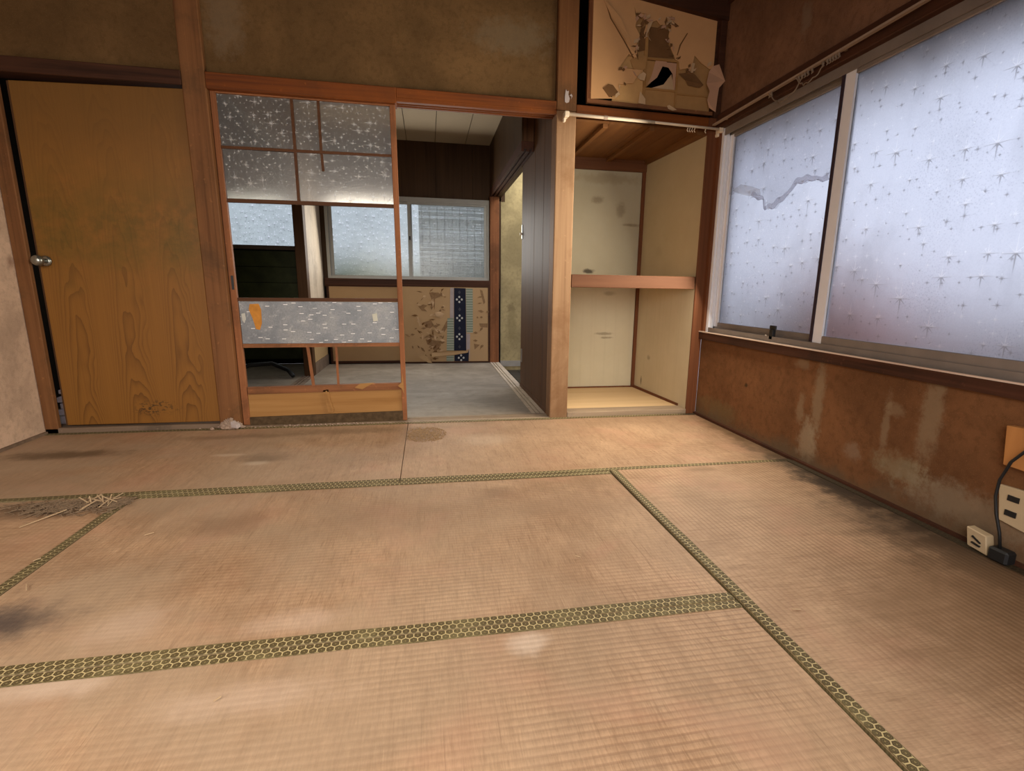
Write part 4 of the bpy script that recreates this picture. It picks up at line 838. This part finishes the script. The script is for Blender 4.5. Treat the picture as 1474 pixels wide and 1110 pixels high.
for (ya, yb, d) in ((-0.70, -0.87, 0.05), (-0.52, -0.75, 0.072)):
    pts = []
    for i in range(17):
        t = i/16; y = ya+(yb-ya)*t; pts.append((3.468+0.006*math.sin(9*t), y, 1.648-d*(1-(2*t-1)**2)+0.004*math.sin(30*t)))
    bm = BM(); tube(bm, pts, 0.0026, 6); obj('cobweb_cord', bm, m_raild, cr)

# ================================================================== SOCKETS AND CORD
op = thing('outlet_plate', 'beige wall plate with two dark slots near the orange board', 'outlet', (3.518, -1.83, 0.16))
bm = BM(); hexa(bm, [(3.510, -1.875, 0.103), (3.522, -1.875, 0.103), (3.522, -1.799, 0.113), (3.510, -1.799, 0.113), (3.510, -1.865, 0.220), (3.522, -1.865, 0.220), (3.522, -1.780, 0.215), (3.510, -1.780, 0.215)]); bev(bm, 0.002)
obj('plate', bm, m_beige, op)
for z in (0.187, 0.143):
    obj('slot', Box(3.507, 3.511, -1.842, -1.812, z-0.008, z+0.008), m_black, op)
jb = thing('socket_block', 'small beige socket block on the mat in the window wall corner', 'socket', (3.49, -1.79, 0.0))
bm = BM(); hexa(bm, [(3.478, -1.812, 0.006), (3.508, -1.812, 0.006), (3.508, -1.752, 0.012), (3.478, -1.752, 0.012), (3.470, -1.806, 0.066), (3.500, -1.806, 0.066), (3.500, -1.746, 0.072), (3.470, -1.746, 0.072)]); bev(bm, 0.003)
obj('face', bm, m_beige, jb)
bm = BM(); bar(bm, (3.472, -1.768, 0.050), (3.475, -1.793, 0.036), 0.002, 0.004, (1, 0, 0)); bar(bm, (3.475, -1.768, 0.030), (3.475, -1.793, 0.026), 0.002, 0.005, (1, 0, 0)); obj('slot', bm, m_black, jb)
pl = thing('plug', 'black plug behind the beige socket block', 'plug', (3.48, -1.85, 0.0))
obj('body', Box(3.466, 3.504, -1.872, -1.818, 0.006, 0.046, 0.006), m_black, pl)
bm = BM(); tube(bm, [(3.482, -1.840, 0.04), (3.478, -1.832, 0.09), (3.476, -1.815, 0.14), (3.474, -1.805, 0.19), (3.472, -1.808, 0.24), (3.470, -1.828, 0.30), (3.468, -1.865, 0.35), (3.466, -1.92, 0.39), (3.466, -1.99, 0.41)], 0.0042, 8); obj('cord', bm, m_black, pl, smooth=True)
tag(obj('wood_board', (lambda b: (hexa(b, [(3.490, -1.96, 0.275), (3.520, -1.96, 0.275), (3.520, -1.794, 0.280), (3.490, -1.794, 0.280), (3.490, -1.96, 0.40), (3.520, -1.96, 0.40), (3.520, -1.782, 0.392), (3.490, -1.782, 0.392)]), bev(b, 0.002), b)[-1])(BM()), m_orange), 'orange wooden board on the wall above the beige plate', 'board')

# ================================================================== SECOND ROOM
fl2 = struct('floor.001', Box(0.94, 2.507, 0.115, 2.40, -0.05, 0.0), m_gray, 'grey dusty floor of the second room', 'floor')
fl3 = struct('floor.002', Box(-0.3, 0.86, 0.105, 2.5, -0.05, -0.002), m_gray, 'dim grey floor of the passage left of the second room', 'floor')
# far wall: boards above, panel zone below
fw = thing('wall_far', 'dark boarded wall around the far window of the second room', 'wall', (1.72, 2.42, 1.0), kind='structure')
xs = (0.90, 1.31, 1.655, 2.0, 2.345, 2.66)
for a, b in zip(xs, xs[1:]): obj('board', Box(a+0.0015, b-0.0015, 2.400, 2.412, 1.566, 2.10), m_dkwall, fw)
obj('backing', Box(0.90, 2.62, 2.413, 2.44, 1.566, 2.10), m_dark, fw)
obj('backing', Box(0.90, 2.62, 2.413, 2.44, -0.05, 0.82), m_dark, fw)
obj('side_strip', Box(2.497, 2.62, 2.40, 2.44, 0.74, 1.60), m_dkwall, fw); obj('side_strip', Box(0.90, 0.985, 2.40, 2.44, 0.74, 1.60), m_dkwall, fw)
struct('trim_15', Box(2.507, 2.597, 2.36, 2.42, 0.0, 1.63, 0.003), m_redz, 'reddish post right of the far window', 'post')
# upper right wall and washroom doorway
ur = thing('wall_side', 'dark boarded wall above the washroom doorway', 'wall', (2.56, 1.7, 1.66), kind='structure')
for i in range(5):
    y0 = 0.60+i*0.36; obj('board', Box(2.507, 2.517, y0+0.001, y0+0.359, 1.66, 2.060), m_dkwall, ur)
obj('backing', Box(2.518, 2.584, 0.60, 2.40, 1.66, 2.060), m_dkplank, ur); obj('backing', Box(2.585, 2.62, 1.04, 2.40, 1.60, 2.060), m_dkwall, ur)
bm = BM()
for x0, x1, z in ((2.505, 2.522, 1.600), (2.522, 2.538, 1.616), (2.538, 2.556, 1.600), (2.556, 2.572, 1.616), (2.572, 2.584, 1.600)): box(bm, x0, x1, 0.60, 2.36, z, 1.659)
struct('trim_16', bm, m_beamy, 'grooved header over the washroom doorway', 'beam')
bm = BM()
for x0, x1, z in ((2.507, 2.527, 0.004), (2.527, 2.535, -0.008), (2.535, 2.552, 0.004), (2.552, 2.560, -0.008), (2.560, 2.60, 0.004)): box(bm, x0, x1, 0.115, 2.40, -0.05, z)
struct('trim_17', bm, m_palewood, 'pale grooved floor track along the washroom doorway', 'threshold')
struct('wall_washroom', Box(2.60, 3.9, 2.50, 2.55, -0.2, 2.1), m_sand2, 'yellow sandy wall seen through the washroom doorway', 'wall')
struct('wall_washroom.001', Box(2.62, 3.9, 0.95, 1.0, -0.2, 2.1), m_sand2, 'near washroom wall behind the dark plank door', 'wall')
bm = BM(); box(bm, 2.60, 3.9, 2.49, 2.50, -0.06, 0.0)
struct('trim_18', bm, m_grout, 'pale strip at the foot of the yellow sandy wall', 'trim')
tf = thing('floor.003', 'black tiled washroom floor below the doorway', 'floor', (3.0, 2.0, -0.12), kind='structure')
obj('grout_bed', Box(2.60, 3.9, 1.0, 2.50, -0.14, -0.105), m_grout, tf)
for i in range(9):
    for j in range(11): obj('tile', Box(2.605+i*0.1, 2.700+i*0.1, 1.40+j*0.1, 1.495+j*0.1, -0.105, -0.098), m_tile, tf)
# plank sliding door
d3 = thing('door_3', 'dark smoked plank sliding door beside the pale post', 'door', (2.6, 0.55, 0.0), kind='structure')
for (y0, y1) in ((0.10, 0.28), (0.283, 0.555), (0.558, 1.022)):
    bm = BM(); box(bm, 2.588, 2.612, y0, y1, 0.022, 2.07); bev(bm, 0.0025); obj('plank', bm, m_dkplank, d3)
obj('bottom_rail', Box(2.584, 2.616, 0.10, 1.022, 0.006, 0.030), m_dkplank, d3)
obj('pull_plate', Box(2.582, 2.589, 0.945, 0.985, 0.20, 0.30, 0.002), plain('worn_steel', (0.25, 0.22, 0.19), 0.5, 0.4, 0.3), d3, 'small worn pull plate')
lk = obj('lock_plate', Box(2.583, 2.589, 0.978, 1.008, 1.10, 1.20, 0.002), m_chrome, d3, 'narrow tarnished lock plate')
bm = BM(); tube(bm, [(2.584, 0.993, 1.135), (2.570, 0.993, 1.135)], 0.009, 10); obj('thumb_knob', bm, m_rodw, lk, 'pale thumb knob')
struct('wall_side.001', Box(2.614, 2.66, 0.105, 1.04, -0.05, 2.1), m_dkwall, 'dark wall behind the plank sliding door', 'wall')
# ceiling of the second room
c2 = thing('ceiling.001', 'pale board ceiling of the second room', 'ceiling', (1.7, 1.2, 2.062), kind='structure')
xs = (0.90, 1.21, 1.475, 1.742, 2.0, 2.28, 2.62)
for a, b in zip(xs, xs[1:]): obj('board', Box(a+0.0025, b-0.0025, 0.105, 2.42, 2.062, 2.074), m_ceil2, c2)
obj('backing', Box(0.85, 2.64, 0.105, 2.44, 2.075, 2.09), m_dark, c2)
struct('wall_upper', Box(0.9, 2.6, 0.092, 0.105, 1.66, 2.1), m_dkwall, 'dark rear face of the wall above the sliding opening', 'wall')
# window_2
w2 = thing('window_2', 'far aluminium sliding window facing the opening', 'window', (1.75, 2.40, 0.82), kind='structure')
bm = BM(); box(bm, 0.985, 2.50, 2.378, 2.44, 1.525, 1.568); box(bm, 0.985, 2.50, 2.378, 2.44, 0.816, 0.838); box(bm, 0.985, 1.012, 2.378, 2.44, 0.838, 1.525); box(bm, 2.482, 2.50, 2.378, 2.44, 0.838, 1.525); obj('frame', bm, m_alu2, w2)
def sash2(x0, x1, y, label):
    bm = BM(); box(bm, x0, x0+0.03, y, y+0.02, 0.836, 1.527); box(bm, x1-0.03, x1, y, y+0.02, 0.836, 1.527); box(bm, x0+0.03, x1-0.03, y, y+0.02, 0.836, 0.846); box(bm, x0+0.03, x1-0.03, y, y+0.02, 1.505, 1.527)
    s = obj('sash', bm, m_alu2, w2, label); obj('pane', Box(x0+0.03, x1-0.03, y+0.008, y+0.012, 0.846, 1.505), m_g_far, s); return s
sash2(1.012, 1.768, 2.408, 'left sash with bright plain star glass'); s4 = sash2(1.728, 2.482, 2.384, 'right sash with a reed blind showing behind its glass')
bm = BM(); tube(bm, [(1.745, 2.378, 1.19), (1.745, 2.366, 1.19)], 0.008, 8); box(bm, 1.738, 1.752, 2.362, 2.368, 1.18, 1.215); obj('latch', bm, m_black, s4, 'dark crescent latch')
def reed_mat():
    m = MT('weathered_reed'); p = m.pos(); n = m.noise(m.sc(p, (6, 6, 90)), 1.0, 4, 0.6); c = m.mix(n, (0.62, 0.62, 0.58), (0.95, 0.94, 0.90))
    df = m.nd('ShaderNodeBsdfDiffuse', {'Color': c}); tl = m.nd('ShaderNodeBsdfTranslucent', {'Color': c}); a = m.nd('ShaderNodeMixShader', {0: 0.75, 1: df.outputs[0], 2: tl.outputs[0]})
    m.t.links.new(a.outputs[0], m.o.inputs[0]); return m.m
rb = thing('reed_blind', 'reed blind hanging outside the right half of the far window', 'blind', (2.12, 2.46, 1.55))
bm = BM()
rr = random.Random(4); zz = 0.83
while zz < 1.55:
    hh = rr.uniform(0.006, 0.016); box(bm, 1.83, 2.47, 2.447, 2.450, zz, zz+hh); zz += hh+rr.choice((0.002, 0.003, 0.005))
obj('reeds', bm, reed_mat(), rb, kind='stuff')
for i in range(9): obj('string', Box(1.86+i*0.072, 1.8635+i*0.072, 2.443, 2.447, 0.83, 1.55), m_dkpost, rb)
struct('trim_19', Box(0.955, 2.507, 2.352, 2.41, 0.750, 0.816, 0.003), m_beamd, 'dark rail under the far window', 'beam')
lump('hedge', (1.7, 6.2, 0.1), (3.2, 0.9, 0.95), m_green_hedge, 'green hedge blurred behind the far window', 'hedge', 11)
# low sliding panels under the far window
pL = thing('sliding_panel', 'plain tan low sliding panel under the far window, seen through the broken door', 'sliding panel', (1.32, 2.38, 0.0))
obj('sheet', Box(0.985, 1.72, 2.374, 2.380, 0.030, 0.742), m_tan, pL)
for a in ((0.965, 0.985), (1.72, 1.735)): obj('frame_stile', Box(*a, 2.370, 2.384, 0.008, 0.752), m_beamd, pL)
for a in ((0.008, 0.030), (0.740, 0.752)): obj('frame_rail', Box(0.985, 1.72, 2.370, 2.384, *a), m_beamd, pL)
pR = thing('sliding_panel', 'torn tan low sliding panel with a navy flowered band under the far window', 'sliding panel', (2.09, 2.36, 0.0))
obj('sheet', Box(1.66, 2.487, 2.354, 2.360, 0.018, 0.748), m_tan, pR)
for a in ((1.645, 1.66), (2.487, 2.506)): obj('frame_stile', Box(*a, 2.350, 2.364, 0.004, 0.752), m_beamd, pR)
obj('frame_rail', Box(1.66, 2.487, 2.350, 2.364, 0.004, 0.018), m_beamd, pR)
BAND = [(2.153, 0.742), (2.266, 0.739), (2.266, 0.128), (2.144, 0.125)]; BAND2 = [(2.148, 0.116), (2.224, 0.124), (2.292, 0.128), (2.289, 0.018), (2.146, 0.02)]
bd = obj('band', Poly(BAND, 2.3525, th=0.001), m_navy, pR, 'navy cloth band with pale flower diamonds'); bd2 = obj('band', Poly(BAND2, 2.3525, th=0.001), m_navy, pR, 'lower end of the navy band')
for i, (x, z) in enumerate([(2.203, 0.629), (2.203, 0.448), (2.199, 0.264), (2.214, 0.052)]):
    bm = BM()
    for dx, dz in ((0, 0.026), (0, -0.022), (0.024, 0.002), (-0.024, 0.002)):
        poly(bm, [(x+dx+0.010*math.cos(k*math.pi/4+0.39), z+dz+0.011*math.sin(k*math.pi/4+0.39)) for k in range(8)], 2.3515, 0.0008)
    obj('flower_motif', bm, m_white, bd if i < 3 else bd2)
for (x, z) in ((2.205, 0.535), (2.201, 0.35), (2.205, 0.70), (2.20, 0.165)):
    bm = BM(); poly(bm, [(x, z+0.02), (x+0.014, z), (x, z-0.02), (x-0.014, z)], 2.3517, 0.0006); obj('faint_motif', bm, plain('faint_motif', (0.06, 0.06, 0.075), 0.8, 0.2), bd)
for pts, mt in (([(2.268, 0.739), (2.335, 0.736), (2.334, 0.306), (2.27, 0.306)], m_green), ([(2.083, 0.447), (2.145, 0.451), (2.144, 0.125), (2.142, 0.02), (2.066, 0.021)], m_green),
                ([(2.116, 0.741), (2.151, 0.742), (2.145, 0.451), (2.108, 0.451)], m_mauve), ([(2.268, 0.297), (2.306, 0.297), (2.299, 0.018), (2.29, 0.13), (2.268, 0.128)], m_mauve)):
    obj('side_strip', Poly(pts, 2.3528, th=0.0009), mt, pR)
TE = [[(1.912, 0.694), (2.001, 0.695), (2.033, 0.667), (1.968, 0.634), (1.961, 0.528), (1.935, 0.626)], [(1.804, 0.56), (1.853, 0.58), (1.893, 0.569), (1.86, 0.544), (1.888, 0.512), (1.839, 0.519)],
      [(1.848, 0.405), (1.922, 0.43), (1.95, 0.381), (1.92, 0.348), (1.871, 0.356)], [(1.868, 0.24), (2.008, 0.222), (2.015, 0.18), (1.956, 0.113), (1.916, 0.181), (1.883, 0.189)],
      [(2.078, 0.426), (2.098, 0.381), (2.051, 0.314), (2.023, 0.331)], [(2.405, 0.729), (2.43, 0.721), (2.459, 0.607), (2.442, 0.586)], [(2.395, 0.398), (2.484, 0.398), (2.48, 0.356), (2.412, 0.36)], [(2.343, 0.196), (2.403, 0.183), (2.351, 0.136)]]
rs = random.Random(8)
for mt, nm, cnt, cx, cz, sx, sz in ((m_tanhole, 'brown', 46, 1.92, 0.36, 0.085, 0.20), (m_scrap, 'pale', 24, 1.93, 0.40, 0.07, 0.17), (m_kraftd, 'dark', 26, 1.93, 0.33, 0.07, 0.18), (m_tanhole, 'brown right', 12, 2.41, 0.38, 0.03, 0.2)):
    bm = BM()
    for q in range(cnt):
        x, z = rs.gauss(cx, sx), rs.gauss(cz, sz); x = min(max(x, 1.72), 2.05 if cx < 2.2 else 2.47); z = min(max(z, 0.05), 0.70)
        an = rs.gauss(0.2, 0.7)+(3.14 if rs.random() < 0.5 else 0); L = rs.uniform(0.02, 0.07); w = rs.uniform(0.003, 0.014)
        P = [(x, z), (x+L*0.5*math.cos(an)+w*math.sin(an), z+L*0.5*math.sin(an)-w*math.cos(an)), (x+L*math.cos(an), z+L*math.sin(an)), (x+L*0.4*math.cos(an)-w*math.sin(an), z+L*0.4*math.sin(an)+w*math.cos(an))]
        P = [(u, min(max(v, 0.03), 0.735)) for u, v in P]
        poly(bm, P, 2.3525-rs.random()*0.004, 0.0008, rs.uniform(0.001, 0.006), q)
    obj('torn_shreds', bm, mt, pR, nm+' shreds of the torn facing', kind='stuff')
for i, t in enumerate(TE): obj('tear', Poly(t, 2.3530, th=0.0009), m_tanhole, pR)
for i, t in enumerate([[(1.782, 0.098), (1.856, 0.089), (1.928, 0.006), (1.887, 0.010), (1.806, 0.056)], [(1.923, 0.109), (2.081, 0.129), (2.258, 0.124), (2.292, 0.145), (2.283, 0.107), (2.139, 0.082), (1.922, 0.067)],
                       [(1.965, 0.504), (2.014, 0.512), (2.054, 0.488), (2.021, 0.451), (1.972, 0.463)], [(1.789, 0.462), (1.805, 0.462), (1.839, 0.372), (1.81, 0.364)], [(1.93, 0.62), (1.95, 0.64), (1.96, 0.60), (1.945, 0.56)]]):
    obj('torn_flap', Poly(t, 2.345, th=0.0012, curl=0.010, seed=i), (m_tan, m_tan, m_scrap, m_scrap, m_scrap)[i], pR)
# left side of the second room: end wall boards, passage
lw = thing('wall_partition', 'short boarded partition left of the far window', 'wall', (0.90, 2.0, 0.0), kind='structure')
obj('pale_board', Box(0.900, 0.940, 1.758, 2.40, 0.48, 2.062), m_palewood, lw, 'pale bare upper board'); obj('sandy_board', Box(0.900, 0.938, 1.758, 2.40, 0.10, 0.48), m_tanlow, lw); obj('skirting', Box(0.900, 0.943, 1.758, 2.40, 0.0, 0.10), m_silld, lw)
obj('upper_wall', Box(0.90, 0.94, 0.105, 1.70, 1.66, 2.062), m_dkwall, lw)
struct('trim_20', Box(0.868, 0.945, 1.665, 1.757, 0.0, 2.062, 0.003), m_dkpost, 'dark brown post beside the passage window', 'post')
bm = BM()
for x0, x1, z in ((0.855, 0.880, 0.005), (0.880, 0.892, -0.006), (0.892, 0.905, 0.005), (0.905, 0.917, -0.006), (0.917, 0.945, 0.005)): box(bm, x0, x1, 0.115, 1.665, -0.05, z)
struct('trim_21', bm, m_silld, 'grooved floor track leading to the dark passage', 'threshold')
# back door of the passage: glazed above, mossy boards below
d4 = thing('door_4', 'back door with frosted upper glass and black mossy boards below', 'door', (0.45, 2.43, 0.0), kind='structure')
obj('glass_pane', Box(0.10, 0.700, 2.438, 2.442, 1.098, 1.49), m_g_far, d4)
bm = BM(); box(bm, 0.04, 0.10, 2.42, 2.46, 0.0, 1.55); box(bm, 0.700, 0.76, 2.42, 2.46, 0.0, 1.55); obj('stile', bm, m_dkpost, d4)
obj('mid_rail', Box(0.10, 0.70, 2.415, 2.46, 1.062, 1.098), m_silld, d4); obj('top_rail', Box(0.10, 0.70, 2.42, 2.46, 1.49, 1.55), m_dkpost, d4)
obj('backing', Box(0.08, 0.72, 2.456, 2.464, 0.0, 1.08), m_dark, d4)
z = 0.05
for i in range(7): obj('board', Box(0.10, 0.70, 2.430+0.004*(i % 2), 2.455, z, z+0.139), m_mossy, d4); z += 0.1435
struct('wall_passage.001', (lambda b: (box(b, -0.3, 0.04, 2.42, 2.47, -0.05, 2.1), box(b, 0.76, 0.90, 2.42, 2.47, -0.05, 2.1), box(b, 0.04, 0.76, 2.42, 2.47, 1.55, 2.1), b)[-1])(BM()), m_dkwall, 'dark wall around the mossy back door', 'wall')
struct('wall_passage.002', Box(-0.35, -0.30, 0.1, 2.5, -0.05, 2.1), m_dark, 'dark outer wall of the passage', 'wall')
struct('ceiling.002', Box(-0.35, 0.90, 0.105, 2.5, 2.062, 2.1), m_dark, 'dark ceiling of the passage', 'ceiling')
bm = BM(); tube(bm, [(0.30, 1.60, 0.03), (0.45, 1.66, 0.10), (0.62, 1.68, 0.11), (0.75, 1.64, 0.06), (0.80, 1.58, 0.02)], 0.018, 10)
tag(obj('hose', bm, m_black, smooth=True), 'black hose lying on the dim passage floor', 'hose')
